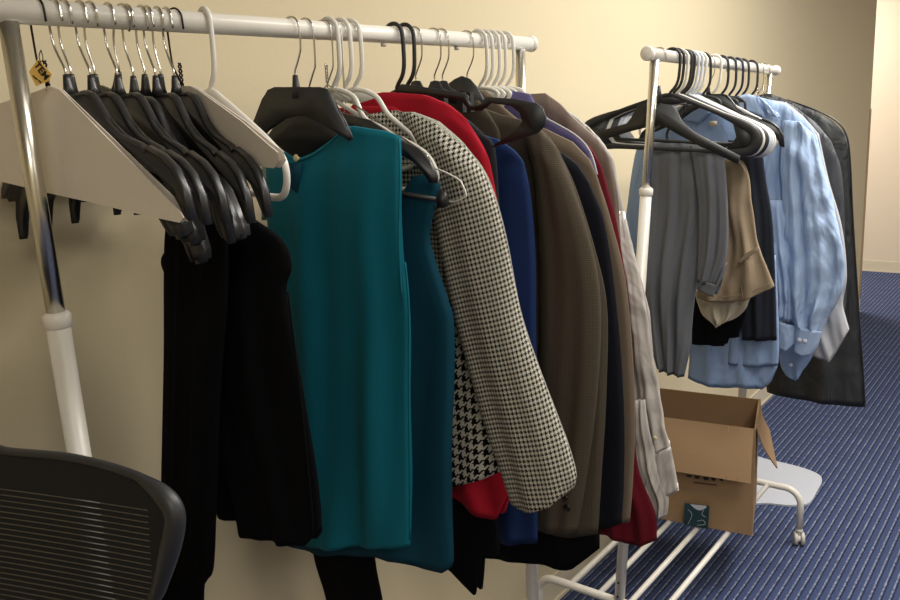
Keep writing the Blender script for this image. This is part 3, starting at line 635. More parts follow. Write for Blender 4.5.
# tweed jacket
pl = Plane(1.375); tj = garment('tweed_jacket', pl, 'Brown tweed jacket with a dark cuff button, centre of the near rack', 'jacket')
loft('body', [[440, 128, 460, 108, 475, 105, 500, 115, 530, 122, 548, 135, 560, 152], [420, 185, 577, 190], [420, 250, 596, 252], [425, 310, 607, 310], [435, 400, 606, 400], [445, 470, 602, 470], [450, 515, 537, 528, 572, 536, 598, 534]], pl, MT['f_tweed'], T=.014, folds=(2, .0025), parent=tj, seed=7)
loft('sleeve', [[520, 122, 535, 125, 556, 147], [533, 165, 575, 192], [538, 235, 593, 250], [540, 310, 601, 310], [539, 390, 598, 390], [538, 470, 588, 470], [538, 527, 577, 534]], pl, MT['f_tweed'], T=.020, folds=(1.5, .0022), off=.022, parent=tj, seed=8)
loft('collar', [[462, 104, 478, 100, 492, 118], [460, 128, 485, 138, 500, 132], [470, 150, 488, 156, 500, 150]], pl, MT['f_tweed'], T=.007, folds=(1, .001), off=.02, parent=tj)
button(pl, 567, 508, MT['dbtn'], .008, .046, tj, 'cuff_button'); button(pl, 565, 498, MT['dbtn'], .006, .046, tj, 'cuff_button')
G('wool_jacket', 1.428, 0, [[500, 162, 545, 148, 562, 153, 578, 165, 590, 184], [500, 220, 604, 222], [505, 300, 616, 300], [510, 400, 624, 400], [520, 480, 624, 480], [530, 518, 575, 526, 605, 528, 622, 523]], 'f_navy2', 'Midnight blue jacket squeezed between brown tweed and taupe jacket', 'jacket', T=.012, folds=(2, .003))
G('overcoat', 1.405, 0, [[450, 440, 600, 440], [452, 500, 600, 500], [470, 556, 483, 557, 540, 563, 572, 569, 590, 556, 600, 548]], 'f_black', 'Black coat hem hanging below the brown tweed jacket', 'coat', T=.010, folds=(3, .003))
pl = Plane(1.465); tn = garment('wool_jacket', pl, 'Taupe jacket behind the midnight blue one, with a smooth stiff shoulder', 'jacket')
loft('body', [[478, 122, 500, 116, 520, 120, 545, 129, 572, 142, 590, 160, 598, 178], [490, 220, 611, 220], [505, 290, 627, 290], [520, 400, 635, 400], [540, 480, 633, 480], [560, 518, 600, 524, 630, 522]], pl, MT['f_tan'], T=.012, folds=(2, .003), parent=tn)
loft('collar', [[466, 95, 474, 90, 485, 91, 496, 100], [468, 108, 490, 110, 512, 114], [480, 124, 505, 130, 530, 128]], Plane(1.425), MT['f_tan'], T=.008, folds=(1, .001), parent=tn)
o, pl = G('blouse', 1.495, 0, [[498, 102, 507, 90, 530, 94, 536, 108, 552, 122, 575, 135, 590, 152], [510, 180, 599, 185], [520, 240, 605, 240], [540, 400, 610, 400]], 'f_lilac', 'Muted purple blouse showing its collar and pale shoulder edge', 'blouse', T=.010, folds=(2, .003))
seam(pl, [(545, 118), (575, 135), (590, 152), (597, 175)], MT['f_wht'], .0022, .008, o, 'piping')
G('wool_jacket', 1.525, 0, [[520, 120, 546, 118, 572, 132, 592, 150, 602, 168], [520, 230, 618, 228], [540, 320, 630, 320], [560, 400, 632, 400], [575, 460, 638, 468], [585, 510, 655, 512], [590, 530, 605, 534, 640, 545, 657, 540]], 'f_mar', 'Maroon jacket between the purple blouse and the brown satin shirt', 'jacket', T=.012, folds=(2.5, .004))
G('satin_shirt', 1.552, 0, [[515, 102, 530, 94, 545, 93, 560, 104, 580, 124, 600, 142, 610, 158], [530, 190, 617, 190], [540, 250, 622, 250], [560, 350, 630, 350]], 'f_taupe', 'Brown-grey satin shirt shoulder near the right end of the near rack', 'shirt', T=.010, folds=(2, .003), crumple=.003)
pl = Plane(1.588); gs = garment('satin_shirt', pl, 'Shiny pale grey shirt with loose cuffs, last on the near rack', 'shirt')
loft('body', [[530, 108, 550, 100, 575, 116, 597, 136, 613, 160], [550, 200, 623, 205], [560, 260, 637, 262], [575, 310, 649, 310], [588, 360, 654, 360], [596, 400, 660, 400], [600, 430, 664, 430]], pl, MT['f_gray'], T=.012, folds=(3, .005), parent=gs, crumple=.004)
loft('sleeve', [[612, 210, 624, 212], [618, 280, 642, 285], [624, 350, 652, 350], [628, 400, 660, 395], [634, 430, 666, 428], [638, 456, 671, 447]], pl, MT['f_gray'], T=.016, folds=(2, .005), off=.02, parent=gs, crumple=.006, seed=3)
loft('cuff', [[643, 458, 671, 447], [650, 478, 675, 468], [657, 498, 679, 490]], pl, MT['f_gray'], T=.016, folds=(2, .002), off=.028, parent=gs, taper=False)
loft('sleeve', [[630, 400, 645, 400], [632, 440, 652, 440], [638, 470, 658, 470], [646, 490, 666, 492], [652, 504, 668, 502], [655, 516, 667, 516]], pl, MT['f_gray'], T=.012, folds=(2, .005), off=.045, parent=gs, crumple=.006, seed=5)
button(pl, 655, 438, MT['btn'], .004, .045, gs)
GW = 'white plastic hangers at the right end of the near rack'
for px, t_, lab in ((478, 0, 'First'), (484, 1, 'Second'), (491, 2, 'Third'), (497, 1, 'Fourth'), (505, 0, 'Fifth')):
    tube_hanger(RA(px), D(-t_), D(0), -1, 'wplast', lab+' from the left of five white hangers at the right rail end', GW, r=.0040, half=.032)
# ================================================================== far rack
def y2(x): return .858+(.885-.858)*(x-1.93)/(3.02-1.93)
def RB(px):
    x = 2.2
    for _ in range(6): x = rod_x(px, y2(x), 53+(px-650)*.14)
    return (x, y2(x), R2Z+(R2Z2-R2Z)*(x-1.912)/1.088)
def G2(name, x, yaw, rows, mat, *a, **k): return G(name, x, yaw, rows, mat, *a, y0=y2(x), **k)
h = empty('suit_hanger', RB(659), 'Black flat-armed suit hanger at the near end of the far rack', 'hanger')
ps = Plane(h.location.x, 0, h.location.y)
pslab('shoulder_body', ps, [(597, 127), (604, 131), (628, 124), (633, 117), (638, 105), (645, 103), (655, 103), (672, 105), (677, 110), (683, 124), (694, 132), (740, 156), (738, 164), (700, 146), (678, 134), (668, 127), (660, 124), (652, 126), (632, 131), (606, 139), (599, 134)], .010, MT['bmatte'], h, bev=.002)
hook(1, top=-.09, mat='wire', parent=h)
bm = bmesh.new(); tube(bm, [(0, 0, -.11), (0, 0, -.072)], lambda t: .009-.005*t, 12); fin(bm, 'neck', MT['bmatte'], h)
G3 = 'plastic hangers bunched on the far rack'
seq = [(672, 'bmatte', 'black'), (676, 'bmatte', 'black'), (680, 'wplast', 'white'), (684, 'bmatte', 'black'), (687, 'bmatte', 'black'), (691, 'wclear', 'white'), (695, 'wclear', 'white'), (699, 'wplast', 'white')]
cnt = {}; protos = {}
for i, (px, mt, cn) in enumerate(seq):
    cnt[cn] = cnt.get(cn, 0)+1
    lab = '%s paddle-ended hanger, %s %s one from the far rack near end' % (cn.capitalize(), ordw[cnt[cn]-1], cn)
    loc = RB(px); rot = (D(4+i*.5), 0, D(8-i*.3))
    if mt not in protos: protos[mt] = tube_hanger(loc, rot[2], rot[0], -1, mt, lab, G3, paddle=.011, r=.005, name='paddle_hanger')
    else: copy_tree(protos[mt], loc, rot, lab)
def th(px, mat, lab, grp, hm=None, yaw=0, tilt=0, r=.004, half=.18): return tube_hanger(RB(px), D(yaw), D(tilt), -1, mat, lab, grp, r=r, hookmat=hm, half=half)
GS = 'hangers carrying shirts on the far rack'
th(703, 'bmatte', 'Black hanger right after the bunch of white ones, holding blue shirt', GS, yaw=3, half=.085)
suit_hanger(RB(709), D(4), 0, -1, 'Black crowned hanger with chrome hook in the middle of the far rack', GS, scale=.9)
th(714, 'wplast', 'Single white hanger with rounded ends in the middle of the far rack', GS, yaw=8, tilt=5)
th(721, 'bmatte', 'Black hanger just right of the single white one', GS, yaw=4, half=.085)
th(729, 'bmatte', 'Black hanger above the open light blue collar', GS, yaw=2, half=.085)
MT['navyp'] = plain('navy_plastic', '#161d3c', .4, var=.03, bstr=0)
th(736, 'navyp', 'Dark navy hanger among the black ones on the far rack', GS, half=.08)
th(742, 'bmatte', 'Black hanger right of the navy one', GS, half=.08)
th(751, 'bmatte', 'Black hanger farthest right, next to two thin wire hooks', GS, half=.08)
wire_hanger(RB(758), 0, 0, -1, 'wire', 'Wire hanger of the black nylon cover, nearer of two', 'wire hangers of the suit covers', half=.07, drop=.02)
wire_hanger(RB(764), 0, 0, -1, 'wire', 'Wire hanger of the black nylon cover, farther of two', 'wire hangers of the suit covers', half=.07, drop=.02)
pl = Plane(2.10, 0, y2(2.1)); gt = garment('trousers', pl, 'Grey trousers folded over a hanger bar behind the post of the far rack', 'trousers')
loft('leg', [[648, 143, 680, 143, 704, 145], [646, 200, 708, 203], [643, 255, 700, 262], [643, 300, 694, 310], [649, 340, 690, 350], [657, 368, 684, 377]], pl, MT['f_gtr'], T=.016, folds=(3.2, .009), parent=gt, seed=2)
loft('leg', [[690, 145, 724, 147], [698, 200, 728, 205], [698, 250, 727, 252], [697, 281, 717, 286]], pl, MT['f_gtr'], T=.014, folds=(2, .006), off=.012, parent=gt, seed=6)
loft('turned_cuff', [[697, 278, 718, 284, 727, 262], [697, 288, 715, 296, 722, 280]], pl, MT['f_gtr'], T=.017, folds=(1, .001), off=.012, parent=gt, taper=False)
bm = bmesh.new(); tube(bm, [pl.pt(612, 139), pl.pt(734, 144)], .0045, 10); tb = fin(bm, 'trouser_bar', MT['bmatte'], gt, world=True)
pl = Plane(2.22, 0, y2(2.22)); kh = garment('shorts', pl, 'Khaki shorts with a back pocket hanging beside the grey trousers', 'shorts')
loft('body', [[700, 152, 733, 155], [708, 175, 744, 166, 748, 175], [712, 200, 752, 203], [716, 232, 757, 240], [708, 262, 767, 266], [698, 285, 774, 284], [697, 297, 723, 302, 748, 299, 774, 287]], pl, MT['f_khaki'], T=.018, folds=(2, .010), parent=kh, crumple=.004, seed=3)
loft('pocket_welt', [[737, 262, 748, 252, 757, 247], [740, 264, 750, 256, 759, 250]], pl, MT['f_khaki'], T=.005, folds=(1, .001), off=.024, parent=kh, taper=False)
seam(pl, [(718, 297), (745, 294), (772, 282)], MT['f_khaki'], .0013, .021, kh); seam(pl, [(741, 285), (742, 292), (743, 299)], MT['f_khaki'], .0012, .022, kh)
G2('cotton_shirt', 2.25, 0, [[694, 290, 752, 290], [697, 303, 748, 303], [703, 315, 745, 310], [712, 323, 736, 318], [716, 328, 724, 322]], 'f_cream', 'Crumpled cream garment peeking out under the khaki shorts', 'shirt', T=.016, folds=(3, .008), crumple=.008)
G2('cotton_shirt', 2.30, 0, [[695, 290, 750, 290], [692, 317, 747, 308], [692, 330, 742, 325], [692, 344, 726, 345, 728, 338, 739, 337]], 'f_black', 'Black garment hem below the cream one on the far rack', 'top', T=.014, folds=(2, .004))
G2('vest', 2.36, 0, [[728, 140, 750, 142, 762, 147], [735, 180, 766, 180], [740, 225, 773, 225], [740, 300, 776, 300], [742, 340, 777, 340]], 'f_dvest', 'Very dark navy garment between khaki shorts and light blue shirt', 'vest', T=.012, folds=(2, .005))
o, pl = G2('cotton_shirt', 2.40, 0, [[652, 120, 668, 98, 700, 92, 722, 108, 735, 125], [636, 150, 748, 150], [628, 200, 756, 200], [626, 240, 765, 240], [640, 290, 774, 290], [680, 330, 778, 330], [689, 350, 779, 350], [688, 378, 700, 383, 723, 387, 745, 386, 763, 389, 770, 383, 778, 366]], 'f_blue', 'Medium blue shirt with the longest hem, right above the cardboard box', 'shirt', T=.014, folds=(3, .006), seed=2)
pl2 = Plane(2.385, 0, y2(2.38))
loft('front_panel', [[740, 255, 776, 255], [735, 300, 778, 300], [730, 340, 779, 338], [728, 364, 750, 366, 778, 366]], pl2, MT['f_blue'], T=.010, folds=(2, .004), parent=None, seed=9).parent = None
fp = bpy.data.objects['front_panel']; mw = fp.location.copy(); fp.parent = o; fp.location = mw - o.location
pslab('care_label', Plane(2.37, 0, y2(2.37)), [(709, 121), (717, 121), (717, 126), (709, 126)], .0008, MT['f_cream'], None, bev=0)
cl = bpy.data.objects['care_label']; mw = cl.location.copy(); cl.parent = o; cl.location = mw-o.location
loft('collar', [[668, 96, 690, 100, 700, 96], [672, 118, 700, 124, 712, 112]], pl, MT['f_blue'], T=.006, folds=(1, .002), off=.016, parent=None)
cl = [q for q in bpy.data.objects if q.name.startswith('collar') and q.parent is None][-1]
mw = cl.location.copy(); cl.parent = o; cl.location = mw-o.location
pl = Plane(2.58, 0, y2(2.58)); lb = garment('dress_shirt', pl, 'Light blue dress shirt with buttoned cuffs in front of the nylon covers', 'shirt')
loft('body', [[728, 100, 745, 94, 762, 98, 785, 104, 804, 118, 817, 136], [745, 150, 825, 170], [755, 200, 834, 205], [768, 250, 840, 255], [776, 300, 836, 300], [778, 322, 820, 322]], pl, MT['f_lblue'], T=.016, folds=(3, .008), parent=lb, seed=4, crumple=.005)
loft('sleeve', [[782, 120, 800, 122, 815, 137], [780, 160, 828, 186], [783, 215, 837, 222], [784, 255, 845, 262], [786, 290, 842, 292], [792, 316, 827, 320], [795, 326, 822, 331]], pl, MT['f_lblue'], T=.024, folds=(2.4, .009), off=.03, parent=lb, seed=7, crumple=.012)
loft('sleeve', [[764, 200, 790, 200], [772, 250, 796, 255], [778, 290, 798, 295], [779, 318, 797, 322]], pl, MT['f_lblue'], T=.018, folds=(2, .006), off=.028, parent=lb, seed=9, crumple=.010)
ck = loft('cuff', [[795, 325, 822, 331], [794, 340, 818, 346], [794, 351, 803, 354, 813, 354]], pl, MT['f_lblue'], T=.022, folds=(1, .001), off=.032, parent=lb, taper=False)
loft('cuff', [[779, 321, 797, 326], [779, 335, 795, 342], [779, 347, 787, 350, 792, 346]], pl, MT['f_lblue'], T=.017, folds=(1, .001), off=.03, parent=lb, taper=False)
button(pl, 799.5, 340, MT['wbtn'], .0062, .056, lb); button(pl, 805, 341, MT['wbtn'], .0062, .056, lb)
loft('collar', [[733, 99, 748, 94, 757, 96], [738, 108, 750, 112, 765, 118]], pl, MT['f_lblue'], T=.006, folds=(1, .002), off=.018, parent=lb)
loft('collar', [[757, 95, 764, 100, 768, 104], [764, 106, 772, 116, 780, 118]], pl, MT['f_lblue'], T=.006, folds=(1, .002), off=.018, parent=lb)
seam(pl, [(783, 122), (778, 160), (780, 215)], MT['f_blue'], .0012, .03, lb)
o, pl = G2('cotton_shirt', 2.62, 0, [[775, 200, 820, 200], [778, 300, 822, 300], [779, 350, 814, 350], [781, 366, 808, 364], [785, 374, 797, 381, 803, 370]], 'f_blue', 'Blue shirt cuff with one button hanging below the light blue cuffs', 'shirt', T=.012, folds=(1.5, .004))
b_ = button(pl, 791, 365, MT['wbtn'], .005, .018); mw = b_.location.copy(); b_.parent = o; b_.location = mw-o.location
o, pl = G2('cotton_shirt', 2.66, 0, [[755, 98, 785, 102, 803, 116, 819, 134], [765, 160, 829, 180], [775, 220, 842, 226], [785, 270, 847, 275], [795, 300, 843, 302], [803, 320, 846, 318], [806, 335, 849, 328], [812, 356, 830, 362, 849, 330]], 'f_wht', 'Pale grey shirt behind the light blue one, its cuff pointing right', 'shirt', T=.012, folds=(2, .005), seed=2)
G2('nylon_suit_cover', 2.76, 0, [[742, 103, 765, 96, 790, 104, 815, 122, 832, 142], [748, 170, 842, 175], [752, 240, 845, 240], [757, 300, 846, 300], [764, 320, 842, 318]], 'f_bag2', 'Charcoal nylon suit cover directly behind the pale grey shirt', 'garment bag', T=.018, folds=(3, .006), seed=3, crumple=.004)
o, pl = G2('nylon_suit_cover', 2.87, 0, [[748, 98, 768, 93, 790, 101, 813, 110, 832, 121, 845, 134], [750, 160, 850, 158], [753, 220, 853, 220], [757, 300, 858, 300], [763, 360, 862, 360], [767, 392, 800, 398, 835, 403, 865, 407]], 'f_bag', 'Black nylon garment bag at the far end, longest and rightmost', 'garment bag', T=.022, folds=(2, .006), seed=5, crumple=.004, linear=False)
s_ = seam(pl, [(787, 100), (813, 109), (835, 120), (846, 134), (850, 158), (853, 220), (858, 300), (863, 370), (865, 405)], MT['black'], .0028, .004, None, 'piping')
mw = s_.location.copy(); s_.parent = o; s_.location = mw-o.location
# ================================================================== cardboard box on the far rack shelf
bx = empty('cardboard_box', (2.64, .95, .2165), 'Open brown cardboard box with folded-out flaps on the far rack shelf', 'box')
th_ = math.atan2(.151, .988)
dd = Vector((math.cos(th_+.11), math.sin(th_+.11), 0)); ww = Vector((-math.sin(th_), math.cos(th_), 0))
P0 = Vector(Plane(2.517).pt(753, 534)); zb = .2165
P0 = Vector((2.512, .765, zb)); zt_ = .584; WB, DB = .40, .285; tk = .004
def panel(name, a, b, c, d, mat='card', t=tk, par=bx, bend=0):
    a, b, c, d = map(Vector, (a, b, c, d)); n = (b-a).cross(d-a).normalized()*t/2
    bm = bmesh.new(); nu = 8; top = []; bot = []
    for i in range(nu+1):
        s = i/nu; r1 = []; r2 = []
        for j in range(nu+1):
            q = j/nu; p = a.lerp(b, q).lerp(d.lerp(c, q), s) + n.normalized()*bend*math.sin(PI*s)
            r1.append(bm.verts.new(p+n)); r2.append(bm.verts.new(p-n))
        top.append(r1); bot.append(r2)
    for i in range(nu):
        for j in range(nu):
            bm.faces.new((top[i][j], top[i][j+1], top[i+1][j+1], top[i+1][j])); bm.faces.new((bot[i][j], bot[i+1][j], bot[i+1][j+1], bot[i][j+1]))
    for i in range(nu):
        bm.faces.new((top[0][i], bot[0][i], bot[0][i+1], top[0][i+1])); bm.faces.new((top[nu][i], top[nu][i+1], bot[nu][i+1], bot[nu][i]))
        bm.faces.new((top[i][0], top[i+1][0], bot[i+1][0], bot[i][0])); bm.faces.new((top[i][nu], bot[i][nu], bot[i+1][nu], top[i+1][nu]))
    return fin(bm, name, MT[mat], par, False, world=True)
up = Vector((0, 0, 1)); Hb = zt_-zb
A, B_, C_, D_ = P0, P0+ww*WB, P0+ww*WB+dd*DB, P0+dd*DB
panel('front_panel', A, B_, B_+up*Hb, A+up*Hb); panel('back_panel', D_, C_, C_+up*Hb, D_+up*Hb)
panel('side_panel', A, D_, D_+up*Hb, A+up*Hb); panel('side_panel', B_, C_, C_+up*Hb, B_+up*Hb); panel('bottom_panel', A+up*.002, B_+up*.002, C_+up*.002, D_+up*.002)
FL = .17; al = math.radians(23)
fo = -dd*math.sin(al)*FL-up*math.cos(al)*FL
ta, tb_ = A+up*(Hb+.002)-dd*.003, B_+up*(Hb+.002)-dd*.003
fl = panel('flap', ta+ww*.004, tb_, tb_+fo, ta+fo+ww*.006, bend=.004)
for s in (.115, .20):
    bm = bmesh.new(); q = ta.lerp(tb_, s); tube(bm, [q+fo*.02-dd*.003, q+fo*.5-dd*.003, q+fo*.98-dd*.002], .0011, 6); fin(bm, 'crease', MT['card'], fl, world=False)
    bpy.data.objects[fl.children[-1].name].data.transform(Matrix.Translation(-parent_world(fl)))
al2 = math.radians(24); so = -ww*math.sin(al2)*.165-up*math.cos(al2)*.165
panel('flap', A+up*(Hb+.002)-ww*.003+dd*.01, D_+up*(Hb+.002)-ww*.003, D_+up*Hb+so*.55-dd*.06, A+up*Hb+so*1.02+dd*.075, bend=.008)
rf = up*math.cos(math.radians(65))*-.13+dd*math.sin(math.radians(65))*.13
# label and print on the front face
fpn = -dd*(tk/2+.0009)
def on_face(px, py):
    n = np.array(dd); o = np.array([0, 0, H]); d = ray(px, py); q = np.array(A+fpn); t = (q-o).dot(n)/d.dot(n); return Vector(o+d*t)
def facepoly(name, pts, mat, lift=0, par=bx):
    bm = bmesh.new(); V1 = [bm.verts.new(on_face(*p)-dd*lift) for p in pts]; V2 = [bm.verts.new(v.co+dd*.0006) for v in V1]; n = len(V1)
    bm.faces.new(V1); bm.faces.new(V2[::-1])
    for i in range(n): bm.faces.new((V1[i], V1[(i+1) % n], V2[(i+1) % n], V2[i]))
    return fin(bm, name, MT[mat], par, False, world=True)
lb_ = facepoly('teal_label', [(684.5, 503), (709.5, 506), (708, 529), (684, 525)], 'teal_l')
semi = [(690, 504)]+[(690+ (18.5*k/10), 504+1.8*k/10+5.2*math.sin(PI*k/10)) for k in range(1, 10)]+[(706, 505.7)]
facepoly('label_arc', semi, 'mat', .0012)
for pts in ([(688, 509), (692, 514), (690, 520), (688, 524)], [(697, 521), (703, 520), (705, 524), (697, 525)], [(704, 510), (702, 514), (706, 517)]):
    bm = bmesh.new(); tube(bm, [on_face(*p)-dd*.0016 for p in pts], .0007, 6, sm=4); fin(bm, 'label_line', MT['mat'], bx, world=True)
for x0, x1, hgt in ((686, 692, 1.3), (694, 700, 1.8), (703, 709, 2.2), (711, 716, 2.0), (719, 724, 1.2)):
    sl = .117
    facepoly('printed_lettering', [(x0, 473.2+sl*(x0-676)), (x1, 473.2+sl*(x1-676)), (x1-1, 474.4+hgt+sl*(x1-676)), (x0+1, 474.4+hgt+sl*(x0-676))], 'ink', .0004)
facepoly('printed_line', [(694, 481.7), (717, 484.6), (717, 485.5), (694, 482.7)], 'ink', .0004)
# pale board lying on the carpet
bm = bmesh.new(); pts = [(742, 455), (770, 459), (800, 466), (818, 473), (822, 480), (817, 490), (812, 499), (806, 503), (790, 504), (770, 502), (745, 497)]
g3 = []
for p in pts:
    d = ray(*p); t = (0.012-H)/d[2]; g3.append(Vector((d[0]*t, d[1]*t, 0.008)))
g3 = smooth_path(g3, 5, True); V1 = [bm.verts.new(p) for p in g3]; V2 = [bm.verts.new((p.x, p.y, .001)) for p in g3]; n = len(V1)
bm.faces.new(V1); bm.faces.new(V2[::-1])
for i in range(n): bm.faces.new((V1[i], V1[(i+1) % n], V2[(i+1) % n], V2[i]))
tag(fin(bm, 'rounded_board', MT['mat'], None, False, world=True), 'Pale grey rounded board lying on the carpet behind the caster', 'board')
# ================================================================== office chair
MM, nt, b = base('chair_mesh', .7)
tc = N(nt, 'ShaderNodeTexCoord'); sp = N(nt, 'ShaderNodeSeparateXYZ'); nt.links.new(tc.outputs['UV'], sp.inputs[0])
def mth(op, a, b_=None):
    n = N(nt, 'ShaderNodeMath', operation=op)
    for i, v in enumerate((a, b_)):
        if v is None: continue
        if isinstance(v, (int, float)): n.inputs[i].default_value = v
        else: nt.links.new(v, n.inputs[i])
    return n.outputs[0]
row = mth('FRACT', mth('MULTIPLY', sp.outputs[1], 1/.0063)); colx = mth('FRACT', mth('ADD', mth('MULTIPLY', sp.outputs[0], 1/.0026), mth('MULTIPLY', mth('FLOOR', mth('MULTIPLY', sp.outputs[1], 1/.0063)), .5)))
hole = mth('MULTIPLY', mth('MULTIPLY', mth('GREATER_THAN', row, .84), mth('GREATER_THAN', colx, .70)), mth('MULTIPLY', mth('LESS_THAN', mth('ABSOLUTE', sp.outputs[0]), .205), mth('LESS_THAN', sp.outputs[1], mth('SUBTRACT', 1.2655, .03))))
b.inputs['Base Color'].default_value = lin('#17181b'); b.inputs['Specular IOR Level'].default_value = .3
tr = N(nt, 'ShaderNodeBsdfTransparent'); ms = N(nt, 'ShaderNodeMixShader'); nt.links.new(hole, ms.inputs[0]); nt.links.new(b.outputs[0], ms.inputs[1]); nt.links.new(tr.outputs[0], ms.inputs[2])
nt.links.new(ms.outputs[0], nt.nodes['Material Output'].inputs[0]); MT['mesh'] = MM
# local frame: e1 along the back width (to image right), e2 up, e3 towards the sitter (camera side)
dch = .80
Pc = Vector(ray(184, 512)*dch)+Vector((0, 0, H))            # outer top right corner of the back
e1 = Vector((.32, -.95, 0)).normalized(); e3 = Vector((-e1.y, e1.x, 0))
if e3.dot(Vector((-1, -.3, 0))) < 0: e3 = -e3
chz = Vector((Pc.x, Pc.y, 0)) - e1*.25 + e3*.25
chair = empty('office_chair', tuple(chz), 'Black mesh-backed office chair in the lower left corner', 'chair')
lean = .10
def CP(u, v, w=0): # u across (-.25..+.25), v height from floor, w towards sitter
    dz = v-Pc.z
    c = -.008*(1-(u/.25)**2)      # gentle curve
    return Vector((Pc.x, Pc.y, 0)) - e1*.25 + e1*u + e3*(w - dz*lean*-1*-1 + c) + Vector((0, 0, v))
def q2uv(px, py):
    d = ray(px, py); n = np.array(e3); o = np.array([0, 0, H]); t = (np.array(Pc)-o).dot(n)/d.dot(n); p = Vector(o+d*t)
    return (p-Pc).dot(e1)+.25, p.z
edge = [q2uv(*p) for p in ((0, 452), (60, 457), (110, 467), (148, 479), (170, 489), (181, 502), (183, 518), (178, 545), (168, 580), (158, 612))]
edge_top = edge[:]
print('EDGE', [(round(a, 3), round(b_, 3)) for a, b_ in edge])
half = [(max(0.0, a), b_) for a, b_ in edge if a >= 0]
zc = half[0][1]+.004
half = [(0, zc)]+[h_ for h_ in half if h_[0] > .02]
ulast, vlast = half[-1]
half += [(ulast-.012, vlast-.12), (ulast-.03, vlast-.26), (ulast-.06, vlast-.34), (ulast-.12, vlast-.37), (0, vlast-.38)]
outl = half+[(-a, b_) for a, b_ in half[1:-1]][::-1]
sm = smooth_path([(a, b_, 0) for a, b_ in outl], 6, True)
rc = [(.0045)+.006*max(0, min(1, (abs(p.x)-.20)/.04)) for p in sm]; bm = bmesh.new(); tube(bm, [CP(p.x-math.copysign(q_, p.x) if abs(p.x) > .1 else p.x, p.y-q_) for p, q_ in zip(sm, rc)], lambda t: rc[int(round(t*(len(rc)-1)))], 12, closed=True, flat=1.0); bk = fin(bm, 'back_frame', MT['frame'], chair, world=True)
# mesh panel: curved grid clipped inside the frame
bm = bmesh.new(); uvl = bm.loops.layers.uv.new('UVMap'); cen = Vector((0, sum(p.y for p in sm)/len(sm), 0)); NR = 10; prev = None; n = len(sm); uvd = {}
rings = []
for k in range(1, NR+1):
    rg = []
    for p in sm:
        q = cen.lerp(Vector((p.x*.97, p.y-.008, 0)), k/NR); v = bm.verts.new(CP(q.x, q.y)); uvd[v] = (q.x, q.y); rg.append(v)
    rings.append(rg)
cv = bm.verts.new(CP(0, cen.y)); uvd[cv] = (0, cen.y)
for i in range(n): bm.faces.new((cv, rings[0][i], rings[0][(i+1) % n]))
for a_, b2 in zip(rings, rings[1:]):
    for i in range(n): bm.faces.new((a_[i], a_[(i+1) % n], b2[(i+1) % n], b2[i]))
for f in bm.faces:
    for l in f.loops: l[uvl].uv = uvd[l.vert]
fin(bm, 'back_mesh', MT['mesh'], chair, world=True)
# second, finer mesh layer and top band as in real chairs, seat, stem, star base
sz = .47
bm = bmesh.new(); so_ = [(a, b_) for a, b_ in [(.24*math.copysign(abs(math.cos(t))**.5, math.cos(t)), .235*math.copysign(abs(math.sin(t))**.5, math.sin(t))) for t in [2*PI*k/40 for k in range(40)]]]
org = Vector((Pc.x, Pc.y, 0))-e1*.25+e3*.30
A1 = [bm.verts.new(org+e1*a+e3*b_+Vector((0, 0, sz))) for a, b_ in so_]; A2 = [bm.verts.new(org+e1*a+e3*b_+Vector((0, 0, sz-.07))) for a, b_ in so_]
f1 = bm.faces.new(A1); f2 = bm.faces.new(A2[::-1])
for i in range(40): bm.faces.new((A1[i], A2[i], A2[(i+1) % 40], A1[(i+1) % 40]))
bmesh.ops.bevel(bm, geom=list(f1.edges), offset=.02, segments=3, affect='EDGES')
fin(bm, 'seat', MT['f_black'], chair, world=True)
bm = bmesh.new(); vb = vlast-.38; tube(bm, [CP(0, vb+.02), CP(0, vb-.06, .02), org-e3*.15+Vector((0, 0, sz-.10)), org+Vector((0, 0, sz-.09))], .02, 12, sm=4); fin(bm, 'back_bracket', MT['frame'], chair, world=True)
bm = bmesh.new(); tube(bm, [org+Vector((0, 0, .10)), org+Vector((0, 0, sz-.07))], .024, 16); fin(bm, 'gas_lift', MT['frame'], chair, world=True)
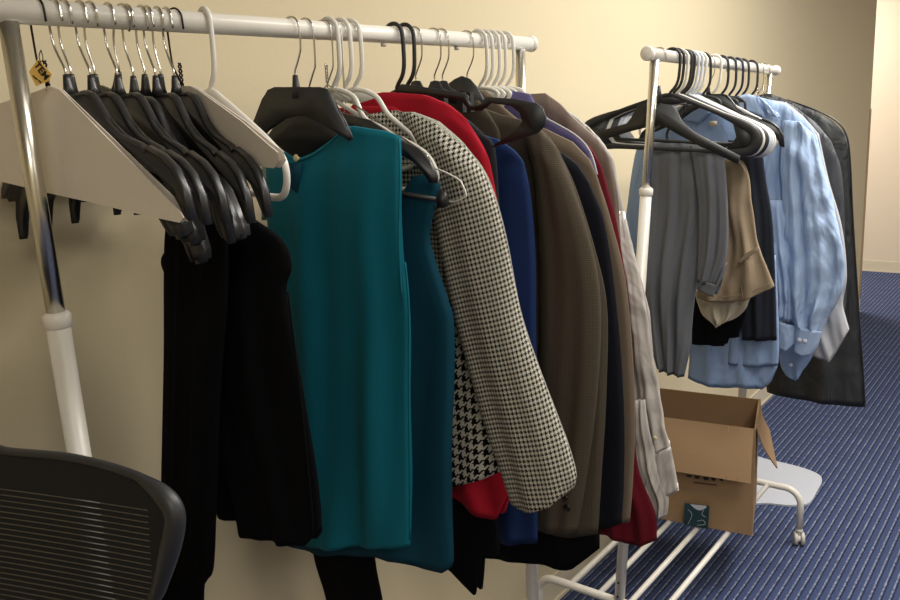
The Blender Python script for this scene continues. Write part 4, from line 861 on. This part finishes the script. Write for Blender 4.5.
for k in range(5):
    a = 2*PI*k/5+.4; dr = e1*math.cos(a)+e3*math.sin(a); bm = bmesh.new(); tube(bm, [org+Vector((0, 0, .11)), org+dr*.15+Vector((0, 0, .10)), org+dr*.29+Vector((0, 0, .07))], lambda t: .022-.008*t, 10); fin(bm, 'leg', MT['frame'], chair, world=True)
    bm = bmesh.new(); sdv = Vector((-dr.y, dr.x, 0))
    for s in (-1, 1): disc_cyl(bm, org+dr*.30+sdv*s*.014+Vector((0, 0, .0285)), sdv, .0275, .018, 20, .004)
    fin(bm, 'caster', MT['frame'], chair, world=True)
# ================================================================== light
def area(name, loc, sx, sy, power, col, rot=(0, 0, 0)):
    l = bpy.data.lights.new(name, 'AREA'); l.shape = 'RECTANGLE'; l.size = sx; l.size_y = sy; l.energy = power; l.color = col
    o = bpy.data.objects.new(name, l); C.objects.link(o); o.location = loc; o.rotation_euler = rot; return o
WC = (1.0, .965, .91)
area('ceiling_and_fill_light', (2.9, .0, 2.73), 1.2, .6, 80, WC)
area('ceiling_and_fill_light', (7.2, 2.3, 2.73), 1.2, .6, 75, (1, .96, .92))
area('ceiling_and_fill_light', (1.3, -.3, 2.73), 1.2, .6, 32, (1, .95, .85))
area('ceiling_and_fill_light', (-.9, -1.2, 2.73), 1.2, .6, 34, (1, .95, .85))  # added fill from the camera side, brightens faces turned to the near end
area('ceiling_and_fill_light', (5.4, -1.6, 2.73), 1.2, .6, 58, WC)  # added light, lifts the shadow band on the carpet at right
area('ceiling_and_fill_light', (.8, -2.8, 2.73), 1.2, .6, 18, WC)  # weak fill added out of view, no real fixture
w = bpy.data.worlds.new('world'); bpy.context.scene.world = w; w.use_nodes = True
w.node_tree.nodes['Background'].inputs[0].default_value = (1, .95, .85, 1); w.node_tree.nodes['Background'].inputs[1].default_value = .2
sc = bpy.context.scene
sc.view_settings.view_transform = 'Standard'; sc.view_settings.look = 'None'; sc.view_settings.exposure = 0; sc.view_settings.gamma = 1
for q in INFO: print('LOFT', q)
